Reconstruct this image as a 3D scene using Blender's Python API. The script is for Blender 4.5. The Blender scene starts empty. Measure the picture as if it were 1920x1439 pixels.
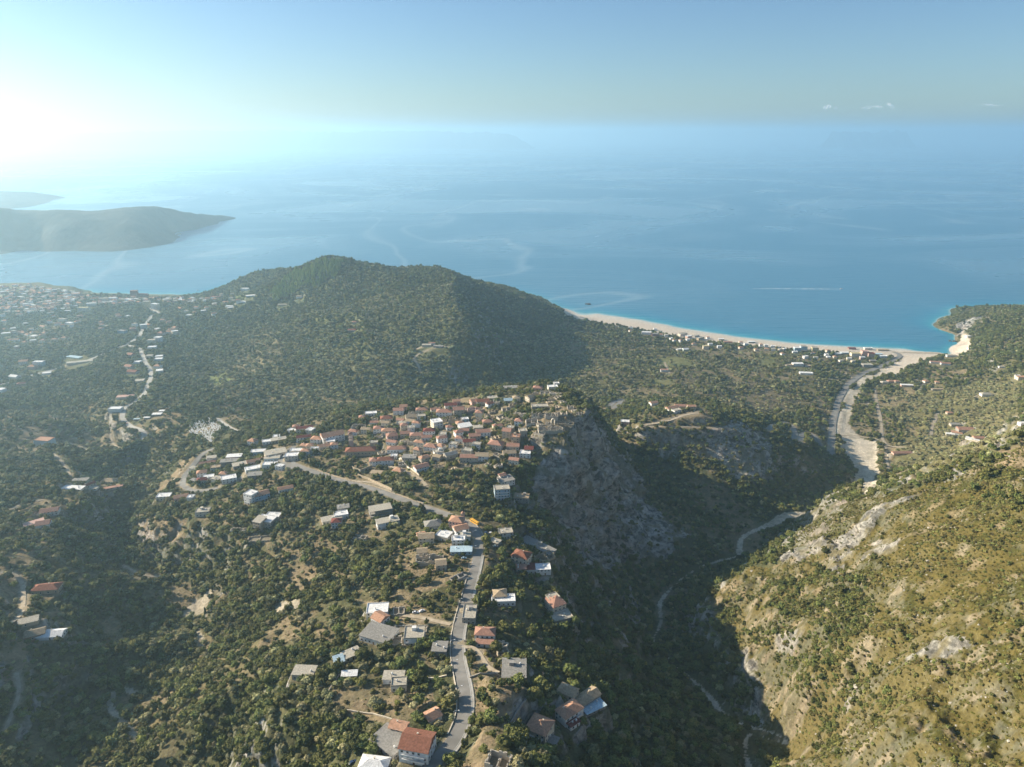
import bpy, bmesh, math, random
import numpy as np
from mathutils import Vector, Matrix

# ------------------------------------------------------------------ camera
CAM_H = 560.0
FOC = 1320.0            # focal length in pixels of a 1920 px wide frame
PITCH = math.atan(471.5 / FOC)
SC = bpy.context.scene
COL = SC.collection
cam_d = bpy.data.cameras.new("camera")
cam = bpy.data.objects.new("camera", cam_d)
COL.objects.link(cam)
cam_d.sensor_width = 36.0
cam_d.lens = 36.0 * FOC / 1920.0
cam_d.clip_start = 1.0
cam_d.clip_end = 250000.0
cam.location = (0, 0, CAM_H)
cam.rotation_euler = (math.pi / 2 - PITCH, 0, 0)
SC.camera = cam

# ------------------------------------------------------------------ light
SUN_AZ = 72.0            # degrees to the left of the viewing direction
SUN_EL = 22.8
SUN_POWER = 5.0
SKY_POWER = 0.060
EXPOSURE = 1.1
HAZE_DENSITY = 0.000105
HAZE_ANISO = 0.54
HAZE_COLOR = (0.56, 0.83, 1.0)
world = bpy.data.worlds.new("World")
SC.world = world
world.use_nodes = True
nt = world.node_tree
nt.nodes.clear()
sky = nt.nodes.new('ShaderNodeTexSky')
sky.sky_type = 'NISHITA'
sky.sun_disc = False
sky.sun_elevation = math.radians(SUN_EL)
sky.sun_rotation = math.radians(-SUN_AZ)
sky.altitude = 500
sky.air_density = 1.0
sky.dust_density = 1.0
sky.ozone_density = 2.5
bg = nt.nodes.new('ShaderNodeBackground')
bg.inputs['Strength'].default_value = SKY_POWER
wo = nt.nodes.new('ShaderNodeOutputWorld')
tint = nt.nodes.new('ShaderNodeMix')
tint.data_type = 'RGBA'
tint.blend_type = 'MULTIPLY'
tint.inputs[0].default_value = 1.0
tint.inputs[7].default_value = (0.80, 0.96, 1.08, 1)
nt.links.new(sky.outputs[0], tint.inputs[6])
nt.links.new(tint.outputs[2], bg.inputs['Color'])
nt.links.new(bg.outputs[0], wo.inputs['Surface'])
sl = bpy.data.lights.new("sun", 'SUN')
sl.energy = SUN_POWER
sl.angle = math.radians(0.5)
sl.color = (1.0, 0.87, 0.68)
sun = bpy.data.objects.new("sun", sl)
COL.objects.link(sun)
az, el = math.radians(SUN_AZ), math.radians(SUN_EL)
to_sun = Vector((-math.sin(az) * math.cos(el), math.cos(az) * math.cos(el), math.sin(el)))
sun.rotation_euler = to_sun.to_track_quat('Z', 'Y').to_euler()
SC.view_settings.view_transform = 'Standard'
SC.view_settings.look = 'None'
SC.view_settings.exposure = EXPOSURE
SC.view_settings.gamma = 1.0
SC.view_settings.use_curve_mapping = False
SC.cycles.max_bounces = 5
SC.cycles.diffuse_bounces = 2
SC.cycles.glossy_bounces = 2
SC.cycles.transmission_bounces = 1
SC.cycles.volume_bounces = 2
SC.cycles.transparent_max_bounces = 32
SC.cycles.use_denoising = True

# ------------------------------------------------------------------ helpers
rng = np.random.default_rng(7)
random.seed(5)


def hash2(ix, iy, seed):
    h = (ix.astype(np.int64) * 374761393 + iy.astype(np.int64) * 668265263 + seed * 1442695041) & 0x7fffffff
    h = ((h ^ (h >> 13)) * 1274126177) & 0x7fffffff
    h = (h ^ (h >> 16)) & 0xffffff
    return h / float(0xffffff)


def vnoise(x, y, scale, seed=0):
    x = x / scale
    y = y / scale
    ix = np.floor(x)
    iy = np.floor(y)
    fx = x - ix
    fy = y - iy
    fx = fx * fx * fx * (fx * (fx * 6 - 15) + 10)
    fy = fy * fy * fy * (fy * (fy * 6 - 15) + 10)
    ix = ix.astype(np.int64)
    iy = iy.astype(np.int64)
    a = hash2(ix, iy, seed)
    b = hash2(ix + 1, iy, seed)
    c = hash2(ix, iy + 1, seed)
    d = hash2(ix + 1, iy + 1, seed)
    return (a + (b - a) * fx) * (1 - fy) + (c + (d - c) * fx) * fy


def fbm(x, y, scale, octv=4, seed=0, gain=0.5):
    s = 0.0
    amp = 1.0
    tot = 0.0
    for k in range(octv):
        s = s + amp * vnoise(x + 17.3 * k, y - 9.1 * k, scale / 2 ** k, seed + k * 13)
        tot += amp
        amp *= gain
    return s / tot          # 0..1


def sstep(a, b, x):
    t = np.clip((x - a) / (b - a), 0, 1)
    return t * t * (3 - 2 * t)


CP, SP = math.cos(PITCH), math.sin(PITCH)


def P(u, v, E):
    """world point of elevation E that the photograph shows at pixel u,v"""
    a = (u - 960.0) / FOC
    b = (719.5 - v) / FOC
    t = (CAM_H - E) / (SP - b * CP)
    return (a * t, (CP + b * SP) * t, float(E))


def link(name, me, mat=None, parent=None, loc=None):
    ob = bpy.data.objects.new(name, me)
    COL.objects.link(ob)
    if mat is not None and len(me.materials) == 0:
        me.materials.append(mat)
    if parent is not None:
        ob.parent = parent
    if loc is not None:
        ob.location = loc
    return ob


def tag(ob, label=None, cat=None, group=None, kind=None):
    if label:
        ob['label'] = label
    if cat:
        ob['category'] = cat
    if group:
        ob['group'] = group
    if kind:
        ob['kind'] = kind
    return ob


def empty(name, loc, rz=0.0):
    e = bpy.data.objects.new(name, None)
    COL.objects.link(e)
    e.location = loc
    e.rotation_euler = (0, 0, rz)
    e.empty_display_size = 1
    return e


def mesh_from(name, verts, faces, mat=None):
    me = bpy.data.meshes.new(name)
    me.from_pydata([tuple(v) for v in verts], [], faces)
    me.update()
    if mat:
        me.materials.append(mat)
    return me


def grid_mesh(name, X, Y, Z, mat):
    """regular topology sheet from 2-D arrays"""
    R, C = X.shape
    me = bpy.data.meshes.new(name)
    n = R * C
    co = np.empty((n, 3), dtype=np.float32)
    co[:, 0] = X.ravel()
    co[:, 1] = Y.ravel()
    co[:, 2] = Z.ravel()
    idx = np.arange(n, dtype=np.int32).reshape(R, C)
    q = np.stack([idx[:-1, :-1], idx[:-1, 1:], idx[1:, 1:], idx[1:, :-1]], -1).reshape(-1, 4)
    m = len(q)
    me.vertices.add(n)
    me.vertices.foreach_set('co', co.ravel())
    me.loops.add(m * 4)
    me.loops.foreach_set('vertex_index', q.ravel())
    me.polygons.add(m)
    me.polygons.foreach_set('loop_start', np.arange(0, m * 4, 4, dtype=np.int32))
    me.polygons.foreach_set('loop_total', np.full(m, 4, dtype=np.int32))
    me.polygons.foreach_set('use_smooth', np.ones(m, dtype=bool))
    me.update(calc_edges=True)
    me.materials.append(mat)
    return me


class MB:
    """small mesh collector"""

    def __init__(self):
        self.v = []
        self.f = []

    def add(self, vs, fs):
        o = len(self.v)
        self.v += [tuple(p) for p in vs]
        self.f += [tuple(i + o for i in f) for f in fs]

    def box(self, x0, x1, y0, y1, z0, z1):
        self.add([(x0, y0, z0), (x1, y0, z0), (x1, y1, z0), (x0, y1, z0),
                  (x0, y0, z1), (x1, y0, z1), (x1, y1, z1), (x0, y1, z1)],
                 [(3, 2, 1, 0), (4, 5, 6, 7), (0, 1, 5, 4), (1, 2, 6, 5), (2, 3, 7, 6), (3, 0, 4, 7)])

    def tube(self, pts, rads, n=6, cap=True):
        rings = []
        for k, p in enumerate(pts):
            p = Vector(p)
            if k == 0:
                d = Vector(pts[1]) - p
            elif k == len(pts) - 1:
                d = p - Vector(pts[k - 1])
            else:
                d = Vector(pts[k + 1]) - Vector(pts[k - 1])
            d.normalize()
            a = d.cross(Vector((0.13, 1, 0.2)))
            a.normalize()
            b = d.cross(a)
            o = len(self.v)
            for i in range(n):
                t = 2 * math.pi * i / n
                self.v.append(tuple(p + (a * math.cos(t) + b * math.sin(t)) * rads[k]))
            rings.append(o)
        for r0, r1 in zip(rings, rings[1:]):
            for i in range(n):
                j = (i + 1) % n
                self.f.append((r0 + i, r0 + j, r1 + j, r1 + i))
        if cap:
            self.f.append(tuple(rings[-1] + i for i in range(n)))
            self.f.append(tuple(rings[0] + n - 1 - i for i in range(n)))

    def mesh(self, name, mat=None):
        return mesh_from(name, self.v, self.f, mat)

    def build(self, name, mat=None, parent=None, loc=None):
        return link(name, self.mesh(name, mat), None, parent, loc)


# ------------------------------------------------------------------ materials
def new_mat(name):
    m = bpy.data.materials.new(name)
    m.use_nodes = True
    t = m.node_tree
    b = t.nodes['Principled BSDF']
    return m, t, b


def mat_noise(name, c1, c2, scale=0.5, rough=0.85, spec=0.2, detail=5, bump=0.0, bump_scale=None, rnd=0.0,
              stops=(0.35, 0.65), coord='Object'):
    m, t, b = new_mat(name)
    tc = t.nodes.new('ShaderNodeTexCoord')
    nz = t.nodes.new('ShaderNodeTexNoise')
    nz.inputs['Scale'].default_value = scale
    nz.inputs['Detail'].default_value = detail
    t.links.new(tc.outputs[coord], nz.inputs['Vector'])
    cr = t.nodes.new('ShaderNodeValToRGB')
    cr.color_ramp.elements[0].position = stops[0]
    cr.color_ramp.elements[1].position = stops[1]
    cr.color_ramp.elements[0].color = (*c1, 1)
    cr.color_ramp.elements[1].color = (*c2, 1)
    t.links.new(nz.outputs['Fac'], cr.inputs[0])
    out = cr.outputs[0]
    if rnd > 0:
        oi = t.nodes.new('ShaderNodeObjectInfo')
        hs = t.nodes.new('ShaderNodeHueSaturation')
        mr = t.nodes.new('ShaderNodeMapRange')
        mr.inputs['To Min'].default_value = 1 - rnd
        mr.inputs['To Max'].default_value = 1 + rnd
        t.links.new(oi.outputs['Random'], mr.inputs['Value'])
        t.links.new(mr.outputs[0], hs.inputs['Value'])
        mr2 = t.nodes.new('ShaderNodeMapRange')
        mr2.inputs['To Min'].default_value = 0.5 - rnd * 0.07
        mr2.inputs['To Max'].default_value = 0.5 + rnd * 0.05
        mt = t.nodes.new('ShaderNodeMath')
        mt.operation = 'FRACT'
        mt2 = t.nodes.new('ShaderNodeMath')
        mt2.operation = 'MULTIPLY'
        mt2.inputs[1].default_value = 17.31
        t.links.new(oi.outputs['Random'], mt2.inputs[0])
        t.links.new(mt2.outputs[0], mt.inputs[0])
        t.links.new(mt.outputs[0], mr2.inputs['Value'])
        t.links.new(mr2.outputs[0], hs.inputs['Hue'])
        t.links.new(out, hs.inputs['Color'])
        out = hs.outputs[0]
    t.links.new(out, b.inputs['Base Color'])
    b.inputs['Roughness'].default_value = rough
    b.inputs['Specular IOR Level'].default_value = spec
    if bump > 0:
        bn = t.nodes.new('ShaderNodeTexNoise')
        bn.inputs['Scale'].default_value = bump_scale or scale * 3
        bn.inputs['Detail'].default_value = 4
        t.links.new(tc.outputs[coord], bn.inputs['Vector'])
        bp = t.nodes.new('ShaderNodeBump')
        bp.inputs['Strength'].default_value = 1.0
        bp.inputs['Distance'].default_value = bump
        t.links.new(bn.outputs['Fac'], bp.inputs['Height'])
        t.links.new(bp.outputs[0], b.inputs['Normal'])
    return m
# ------------------------------------------------------------------ terrain
# lines and points of the relief, as (u, v, elevation) or ('W', x, y, elevation)
L = []


def ln(*pts):
    L.append(pts)


S = []          # scattered spot heights

# village ridge with the main road
ln((815, 1439, 250), (875, 1346, 243), (855, 1230, 234), (885, 1113, 225), (893, 1040, 219), (895, 985, 214))
ln((895, 985, 214), (830, 965, 209), (740, 935, 203), (640, 905, 195), (560, 878, 189), (475, 870, 173), (400, 872, 163),
   (350, 900, 156), (345, 920, 155), (400, 920, 163), (460, 905, 171))
ln(('W', 0, 330, 252), ('W', 10, 200, 262), ('W', 20, 0, 285), ('W', 20, -200, 320))
# canyon river
ln(('W', 120, 200, 165), ('W', 150, 300, 148), ('W', 175, 420, 134), (1470, 1439, 120), (1420, 1380, 110), (1350, 1325, 98), (1290, 1270, 86),
   (1220, 1200, 74), (1235, 1130, 60), (1265, 1085, 55), (1330, 1062, 51), (1385, 1045, 47), (1395, 1010, 44), (1470, 965, 37),
   ('W', 440, 905, 33), ('W', 515, 950, 27), (1615, 915, 22), (1612, 880, 18), (1610, 850, 14), (1598, 800, 11), (1588, 750, 8), (1640, 700, 5),
   (1700, 672, 3))
# right hill crest
ln((2100, 790, 340), (1920, 832, 305), (1880, 868, 293), (1800, 900, 272), (1720, 918, 252), (1660, 935, 233), (1600, 985, 212),
   (1540, 1025, 192), (1480, 1045, 168), (1400, 1065, 143), (1340, 1110, 110), (1325, 1140, 96))
ln((1660, 914, 200), (1610, 922, 170), (1560, 933, 138), (1520, 949, 108), (1492, 967, 82), (1480, 992, 56))
S += [(1600, 1400, 220), (1540, 1430, 172), (1900, 1400, 290), (1750, 1250, 265), (1600, 1200, 222), (1500, 1300, 175),
      (1400, 1200, 128), (1900, 1100, 290), (1920, 1439, 302), (1700, 1350, 255), (1600, 1050, 220), (1800, 1000, 272),
      (1480, 1120, 165), (1700, 1130, 250), (1440, 1270, 140), (1340, 1200, 104), (1500, 1200, 178), (1800, 1400, 270),
      (1480, 1030, 62), ('W', 420, 150, 420), ('W', 300, 0, 380), ('W', 700, 500, 430), ('W', 900, 900, 330),
      ('W', 1400, 1100, 260), ('W', 330, 250, 360)]
# left bank of the canyon
S += [(1150, 1439, 205), (1200, 1400, 188), (1300, 1400, 148), (1350, 1439, 146), (1250, 1250, 108), (1140, 1300, 203),
      (1100, 1300, 212), (1200, 1300, 150), (1100, 1200, 168), (1150, 1150, 130), (1180, 1100, 98), (1050, 1050, 165),
      (1120, 1060, 118), (1200, 1050, 76), (1130, 1000, 112), (1300, 1010, 68), (1250, 1000, 80), (1180, 960, 98),
      (1100, 970, 138), (1040, 955, 166), (1200, 900, 92), (1150, 900, 122), (1100, 900, 158), (1100, 850, 192),
      (1150, 850, 150), (1040, 1150, 204), (1000, 1060, 206), (960, 1250, 231), (1070, 1310, 224), (1000, 1370, 233),
      (1040, 1420, 232), (1000, 1000, 197), (930, 920, 204), (985, 940, 188), (1000, 1170, 213)]
# old town hill
ln((1110, 788, 227), (1060, 792, 230), (1020, 775, 226), (1000, 760, 222))
ln((1110, 790, 226), (1070, 835, 220), (1005, 850, 213), (985, 880, 206))
ln((1075, 740, 205), (1020, 725, 213), (940, 733, 209), (850, 748, 204), (700, 768, 192), (640, 788, 186), (580, 800, 180),
   (500, 808, 168), (450, 818, 158))
S += [(675, 852, 190), (560, 850, 187), (750, 850, 200), (900, 860, 211), (960, 830, 219), (850, 800, 211), (760, 810, 200),
      (800, 890, 204), (720, 890, 198), (850, 930, 205), (620, 830, 188), (900, 780, 214), (500, 850, 176), (440, 870, 168),
      (880, 960, 211), (1110, 765, 215)]
# land behind the old town
ln((500, 762, 80), (600, 752, 84), (700, 742, 81), (800, 736, 77), (900, 738, 68), (1000, 715, 58), (1100, 720, 58), (1180, 750, 62))
# north hill with the second cliff
ln((1150, 800, 92), (1180, 792, 108), (1210, 798, 116), (1270, 772, 124), (1300, 786, 127), (1380, 800, 114), (1440, 815, 94),
   (1500, 840, 72), (1570, 875, 44), (1608, 895, 23))
S += [(1300, 850, 86), (1250, 880, 66), (1400, 880, 72), (1450, 920, 44), (1350, 950, 50), (1380, 1000, 44), (1200, 850, 85),
      (1500, 900, 38), (1150, 830, 80), (1450, 800, 44), (1530, 820, 30), (1350, 760, 62), (1270, 745, 66), (1560, 850, 22)]
# northern plain and beach
SHORE_R = [(1040, 574), (1060, 579), (1120, 588), (1200, 600), (1300, 619), (1400, 634), (1500, 645), (1600, 651), (1700, 655),
           (1780, 654), (1797, 645), (1792, 628)]
BACK_R = [(1068, 592), (1120, 602), (1180, 612), (1290, 632), (1400, 646), (1500, 656), (1600, 662), (1700, 670), (1800, 664)]
ln(*[(u, v, 0) for u, v in SHORE_R])
ln(*[(u, v, 4) for u, v in BACK_R])
S += [(1200, 700, 44), (1300, 700, 33), (1450, 700, 20), (1300, 655, 13), (1450, 662, 7), (1200, 640, 16), (1130, 640, 22),
      (1130, 700, 54), (1550, 720, 13), (1550, 780, 16), (1400, 750, 35), (1540, 690, 9), (1700, 700, 11), (1800, 700, 27),
      (1750, 750, 21), (1650, 780, 17), (1700, 860, 33), (1750, 880, 56), (1800, 800, 42), (1850, 850, 78), (1900, 720, 66),
      (1900, 800, 110), (1660, 850, 20), (1680, 920, 60), (1720, 905, 90)]
# right headland
ln((1812, 602, 30), (1830, 596, 42), (1860, 595, 52), (1900, 597, 66), (2000, 600, 80), (2200, 600, 110))
S += [(1900, 660, 88), (1860, 630, 58), (1850, 670, 52), (1830, 620, 26), (1808, 625, 10), ('W', 1500, 2300, 5), ('W', 1900, 2350, 5),
      ('W', 1430, 2230, 0), ('W', 1330, 2140, 0), ('W', 2400, 1900, 200), ('W', 2400, 1400, 350)]
# big middle hill
ln((400, 548, 12), (425, 538, 40), (450, 524, 60), (480, 514, 90), (530, 509, 115), (560, 499, 152), (600, 490, 187),
   (640, 487, 198), (700, 494, 193), (760, 503, 178), (850, 511, 174), (868, 520, 163), (930, 540, 133), (1000, 562, 92),
   (1040, 577, 55), (1075, 592, 12))
ln((850, 525, 178), (856, 560, 172), (864, 600, 160), (878, 638, 136), (905, 668, 104), (925, 690, 80))
ln((760, 640, 134), (800, 652, 130), (850, 680, 112), (905, 708, 84), (940, 722, 66))
S += [(920, 580, 98), (930, 620, 72), (960, 660, 52), (1000, 640, 40), (960, 700, 58), (1080, 655, 27), (1110, 690, 34), (1000, 600, 58), (700, 600, 142), (600, 600, 106),
      (500, 600, 60), (400, 620, 36), (400, 700, 60), (550, 700, 84), (650, 680, 98), (750, 600, 156), (480, 650, 58),
      (700, 540, 160), (600, 545, 140), (560, 560, 105), (800, 560, 172), (1050, 620, 34), (1000, 690, 46), (870, 722, 70),
      (700, 700, 98), (480, 540, 62), (430, 570, 30), (300, 590, 16), (350, 650, 45), (350, 740, 80), (430, 760, 92)]
# left: valley road, cemetery, town
ln((400, 800, 125), (330, 800, 112), (275, 822, 106), (232, 792, 95), (226, 762, 88), (272, 740, 82), (287, 700, 72), (272, 662, 60),
   (265, 640, 50), (290, 600, 22))
S += [(300, 850, 104), (350, 850, 128), (420, 830, 145), (70, 680, 38), (150, 660, 40), (30, 750, 62), (0, 850, 118), (150, 600, 20),
      (50, 570, 26), (200, 580, 12), (250, 565, 6), (100, 640, 32), (170, 720, 56), (-100, 700, 60), (-200, 600, 30),
      (350, 560, 8), (190, 760, 66)]
ln((-250, 538, 20), (0, 531, 32), (80, 530, 36), (130, 536, 28), (160, 546, 8))
ln(('W', -2700, 2950, 0), ('W', -2300, 2830, 0), (60, 538, 0), (172, 549, 0), (280, 552, 0), (360, 552, 0), (392, 547, 0), ('W', -1080, 2850, 0), ('W', -800, 2900, 0),
   ('W', -400, 2800, 0), ('W', 0, 2600, 0), ('W', 110, 2480, 0), (1040, 574, 0))
# gorge on the left
ln((270, 1390, 160), (205, 1312, 153), (240, 1292, 150), (320, 1270, 146), (385, 1215, 140), (372, 1172, 136), (320, 1150, 130),
   (335, 1085, 121), (220, 1000, 104), (205, 955, 99), (285, 903, 87), (250, 872, 78), (180, 800, 62), (120, 745, 44),
   (60, 700, 30), (-60, 660, 20))
ln(('W', -150, 300, 185), ('W', -240, 420, 170), (270, 1390, 160))
S += [(90, 980, 165), (150, 1000, 156), (160, 940, 148), (150, 910, 142), (90, 835, 118), (220, 900, 128), (40, 1080, 186), (90, 1105, 180),
      (80, 1190, 190), (30, 1290, 186), (60, 1400, 182), (130, 1260, 172), (180, 1200, 160), (300, 1200, 150), (200, 1110, 160),
      (260, 1080, 142), (150, 1040, 160), (20, 950, 160), (0, 1200, 205), (150, 1400, 165), (130, 860, 116),
      (230, 830, 108), (100, 790, 92)]
S += [(330, 1400, 178), (400, 1300, 196), (330, 1330, 168), (560, 1260, 222), (500, 1400, 217), (620, 1330, 232), (700, 1200, 229),
      (700, 1400, 245), (450, 1200, 168), (440, 1130, 158), (540, 1100, 178), (580, 1120, 190), (450, 1060, 165), (420, 1020, 163),
      (300, 990, 150), (270, 960, 146), (330, 1030, 140), (285, 1010, 138), (400, 980, 168), (480, 960, 178), (600, 1000, 190),
      (500, 1020, 178), (620, 960, 194), (720, 965, 200), (700, 1040, 203), (780, 1060, 218), (700, 1120, 216), (640, 1200, 215),
      (340, 940, 152), (560, 920, 185), (620, 1080, 192), (440, 935, 172), (800, 1150, 225), (780, 1280, 235),
      ('W', -500, 200, 230), ('W', -900, 500, 260), ('W', -1400, 900, 240), ('W', -1600, 1500, 120), ('W', -2600, 1500, 220),
      ('W', -2300, 2300, 60)]


def to_w(p):
    if p[0] == 'W':
        return (float(p[1]), float(p[2]), float(p[3]))
    return P(*p)


pts = []
for line in L:
    w = [to_w(p) for p in line]
    for a, b in zip(w, w[1:]):
        d = math.hypot(b[0] - a[0], b[1] - a[1])
        n = max(1, int(d / (25 + 0.02 * a[1])))
        for k in range(n):
            t = k / n
            pts.append([a[i] + (b[i] - a[i]) * t for i in range(3)])
    pts.append(list(w[-1]))
pts += [list(to_w(p)) for p in S]
# sea bed
sea_line = [to_w(p) for p in [('W', -2700, 2950, 0), ('W', -2300, 2830, 0), (60, 538, 0), (172, 549, 0), (280, 552, 0), (360, 552, 0), ('W', -1080, 2850, 0),
            ('W', -800, 2900, 0), ('W', -400, 2800, 0), ('W', 0, 2600, 0)]]
sea_line += [P(u, v, 0) for u, v in SHORE_R[1:9]]
for x, y, _ in sea_line:
    pts.append([x + 10, y + 70, -7])
    pts.append([x + 20, y + 260, -20])
pts += [[1240, 2160, -8], [1200, 2300, -18], [1500, 2420, -15], [2000, 2480, -15], [2600, 2700, -15], [1000, 2900, -30], [0, 3200, -30], [-1500, 3300, -30]]
pts = np.array(pts)
# merge points that lie close together
keep = []
for i in range(len(pts)):
    ok = True
    for j in keep:
        if abs(pts[i, 0] - pts[j, 0]) < 9 and abs(pts[i, 1] - pts[j, 1]) < 9:
            ok = False
            break
    if ok:
        keep.append(i)
pts = pts[keep]
print('terrain control points', len(pts))
CC = 12.0
D2 = (pts[:, None, 0] - pts[None, :, 0]) ** 2 + (pts[:, None, 1] - pts[None, :, 1]) ** 2
A = -np.sqrt(D2 + CC * CC)
n = len(pts)
A[np.arange(n), np.arange(n)] -= -6.0 * -1.0 * 0 
M = np.zeros((n + 1, n + 1))
M[:n, :n] = A + np.eye(n) * 4.0
M[:n, n] = 1
M[n, :n] = 1
sol = np.linalg.solve(M, np.append(pts[:, 2], 0))
GX0, GY0, GS = -3000.0, -300.0, 8.0
gx = np.arange(GX0, 3000, GS)
gy = np.arange(GY0, 3500, GS)
BASE = np.empty((len(gy), len(gx)), dtype=np.float32)
for j in range(len(gy)):
    d = np.sqrt((gx[:, None] - pts[None, :, 0]) ** 2 + (gy[j] - pts[None, :, 1]) ** 2 + CC * CC)
    BASE[j] = -(d @ sol[:n]) + sol[n]
del M, A, D2


def base_h(x, y):
    fx = np.clip((x - GX0) / GS, 0, len(gx) - 1.001)
    fy = np.clip((y - GY0) / GS, 0, len(gy) - 1.001)
    ix = fx.astype(int)
    iy = fy.astype(int)
    fx = fx - ix
    fy = fy - iy
    return (BASE[iy, ix] * (1 - fx) + BASE[iy, ix + 1] * fx) * (1 - fy) + (BASE[iy + 1, ix] * (1 - fx) + BASE[iy + 1, ix + 1] * fx) * fy


# polar sheet, fine near the camera
NR, NC = 1080, 1180
R0, R1 = 50.0, 3350.0
TH0, TH1 = math.radians(-57), math.radians(55)
rr = R0 * (R1 / R0) ** (np.linspace(0, 1, NR))
th = np.linspace(TH0, TH1, NC)
RX = rr[:, None] * np.sin(th)[None, :]
RY = rr[:, None] * np.cos(th)[None, :]
HZ = base_h(RX, RY)
slope = np.hypot(base_h(RX + 8, RY) - base_h(RX - 8, RY), base_h(RX, RY + 8) - base_h(RX, RY - 8)) / 16.0
land = sstep(0.5, 14, HZ)
n1 = fbm(RX, RY, 170, 3, 3) - 0.5
n2 = 1 - np.abs(fbm(RX, RY, 62, 4, 21) - 0.5) * 4
n3 = fbm(RX, RY, 14, 4, 40) - 0.5
amp = (0.35 + 1.5 * sstep(0.12, 0.7, slope)) * land
HZ = HZ + amp * (n1 * 12 + (n2 - 0.5) * 4.2 + n3 * 2.2)
fold = sstep(1350, 1550, RY) * sstep(35, 90, HZ) * (1 - np.abs(fbm(RX * 0.9 + RY * 0.25, RY * 0.55, 210, 3, 404, 0.45) - 0.5) * 4)
HZ = HZ + fold * 19 - sstep(1350, 1550, RY) * sstep(35, 90, HZ) * 13
cliff = sstep(0.6, 1.1, slope) * land
HZ = HZ + cliff * ((fbm(RX, RY * 0.6, 34, 5, 77, 0.6) - 0.5) * 26 + (1 - np.abs(fbm(RX, RY, 18, 4, 78) - 0.5) * 4) * 4)


def H(x, y, arr=None):
    a = HZ if arr is None else arr
    x = np.asarray(x, dtype=float)
    y = np.asarray(y, dtype=float)
    r = np.hypot(x, y)
    t = np.arctan2(x, y)
    fr = np.clip(np.log(np.maximum(r, R0) / R0) / math.log(R1 / R0) * (NR - 1), 0, NR - 1.001)
    ft = np.clip((t - TH0) / (TH1 - TH0) * (NC - 1), 0, NC - 1.001)
    ir = fr.astype(int)
    it = ft.astype(int)
    fr = fr - ir
    ft = ft - it
    return (a[ir, it] * (1 - ft) + a[ir, it + 1] * ft) * (1 - fr) + (a[ir + 1, it] * (1 - ft) + a[ir + 1, it + 1] * ft) * fr


TT = np.concatenate([np.arange(120, 900, 1.5), np.arange(900, 3400, 3.0)])


def hit(u, v):
    """where the sight line of a pixel of the photograph meets the ground"""
    a = (u - 960.0) / FOC
    b = (719.5 - v) / FOC
    x = a * TT
    y = (CP + b * SP) * TT
    z = CAM_H - (SP - b * CP) * TT
    below = z < np.maximum(H(x, y), 0)
    k = int(np.argmax(below)) if below.any() else len(TT) - 1
    return (float(x[k]), float(y[k]))


def hits(seq):
    return [hit(u, v) for u, v in seq]


def resample(poly, step):
    out = []
    for a, b in zip(poly, poly[1:]):
        d = math.hypot(b[0] - a[0], b[1] - a[1])
        n = max(1, int(round(d / step)))
        for k in range(n):
            out.append((a[0] + (b[0] - a[0]) * k / n, a[1] + (b[1] - a[1]) * k / n))
    out.append(poly[-1])
    return np.array(out)


def smooth(a, it):
    a = a.copy()
    for _ in range(it):
        b = a.copy()
        b[1:-1] = (a[:-2] + 2 * a[1:-1] + a[2:]) / 4
        a = b
    return a


def near_line(line, width):
    """for terrain vertices close to a line: mask rows, distance and nearest index"""
    x0, y0 = line.min(0) - width
    x1, y1 = line.max(0) + width
    m = (RX > x0) & (RX < x1) & (RY > y0) & (RY < y1)
    ii = np.nonzero(m)
    if len(ii[0]) == 0:
        return ii, None, None
    px = RX[ii]
    py = RY[ii]
    D = np.full(len(px), 1e9)
    K = np.zeros(len(px), dtype=int)
    for s in range(0, len(line), 1):
        d = (px - line[s, 0]) ** 2 + (py - line[s, 1]) ** 2
        w = d < D
        D[w] = d[w]
        K[w] = s
    return ii, np.sqrt(D), K


ROADMASK = np.zeros_like(HZ)


def lay_road(name, pix, width, mat, sm=12, up=0.12, flat=3.0, world=None, kerb=False, off=0.0, zover=None):
    pl = world if world is not None else hits(pix)
    line = resample(pl, 2.0)
    sm = sm * 4
    line = np.stack([smooth(line[:, 0], sm), smooth(line[:, 1], sm)], 1)
    z = smooth(H(line[:, 0], line[:, 1]), 160) if zover is None else np.full(len(line), zover)
    z = np.maximum(z, 2.0)
    sp = float(np.hypot(line[:, 0], line[:, 1]).mean()) * 0.0045
    ii, D, K = near_line(line, width / 2 + 16 + sp)
    if D is not None:
        w = 1 - sstep(width / 2 + flat * 0.4 + sp * 0.8, width / 2 + flat + 5 + sp * 1.6, D)
        HZ[ii] = HZ[ii] * (1 - w) + (z[K] - 0.3) * w
        ROADMASK[ii] = np.maximum(ROADMASK[ii], 1 - sstep(width / 2 + 0.3, width / 2 + 3.0, D))
    t = np.gradient(line, axis=0)
    t /= np.linalg.norm(t, axis=1)[:, None]
    nrm = np.stack([t[:, 1], -t[:, 0]], 1)
    cols = np.linspace(-0.5, 0.5, 5) * width
    X = line[:, 0][:, None] + nrm[:, 0][:, None] * cols
    Y = line[:, 1][:, None] + nrm[:, 1][:, None] * cols
    Z = np.repeat((z + up)[:, None], 5, 1)
    me = grid_mesh(name, X, Y, Z, mat)
    ob = link(name, me)
    return ob, line, z, nrm
# ------------------------------------------------------------------ roads and paths
def ground_mat(name, c1, c2, scale, bump=0.03):
    return mat_noise(name, c1, c2, scale=scale, rough=0.9, spec=0.15, detail=6, bump=bump, bump_scale=scale * 4)


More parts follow.
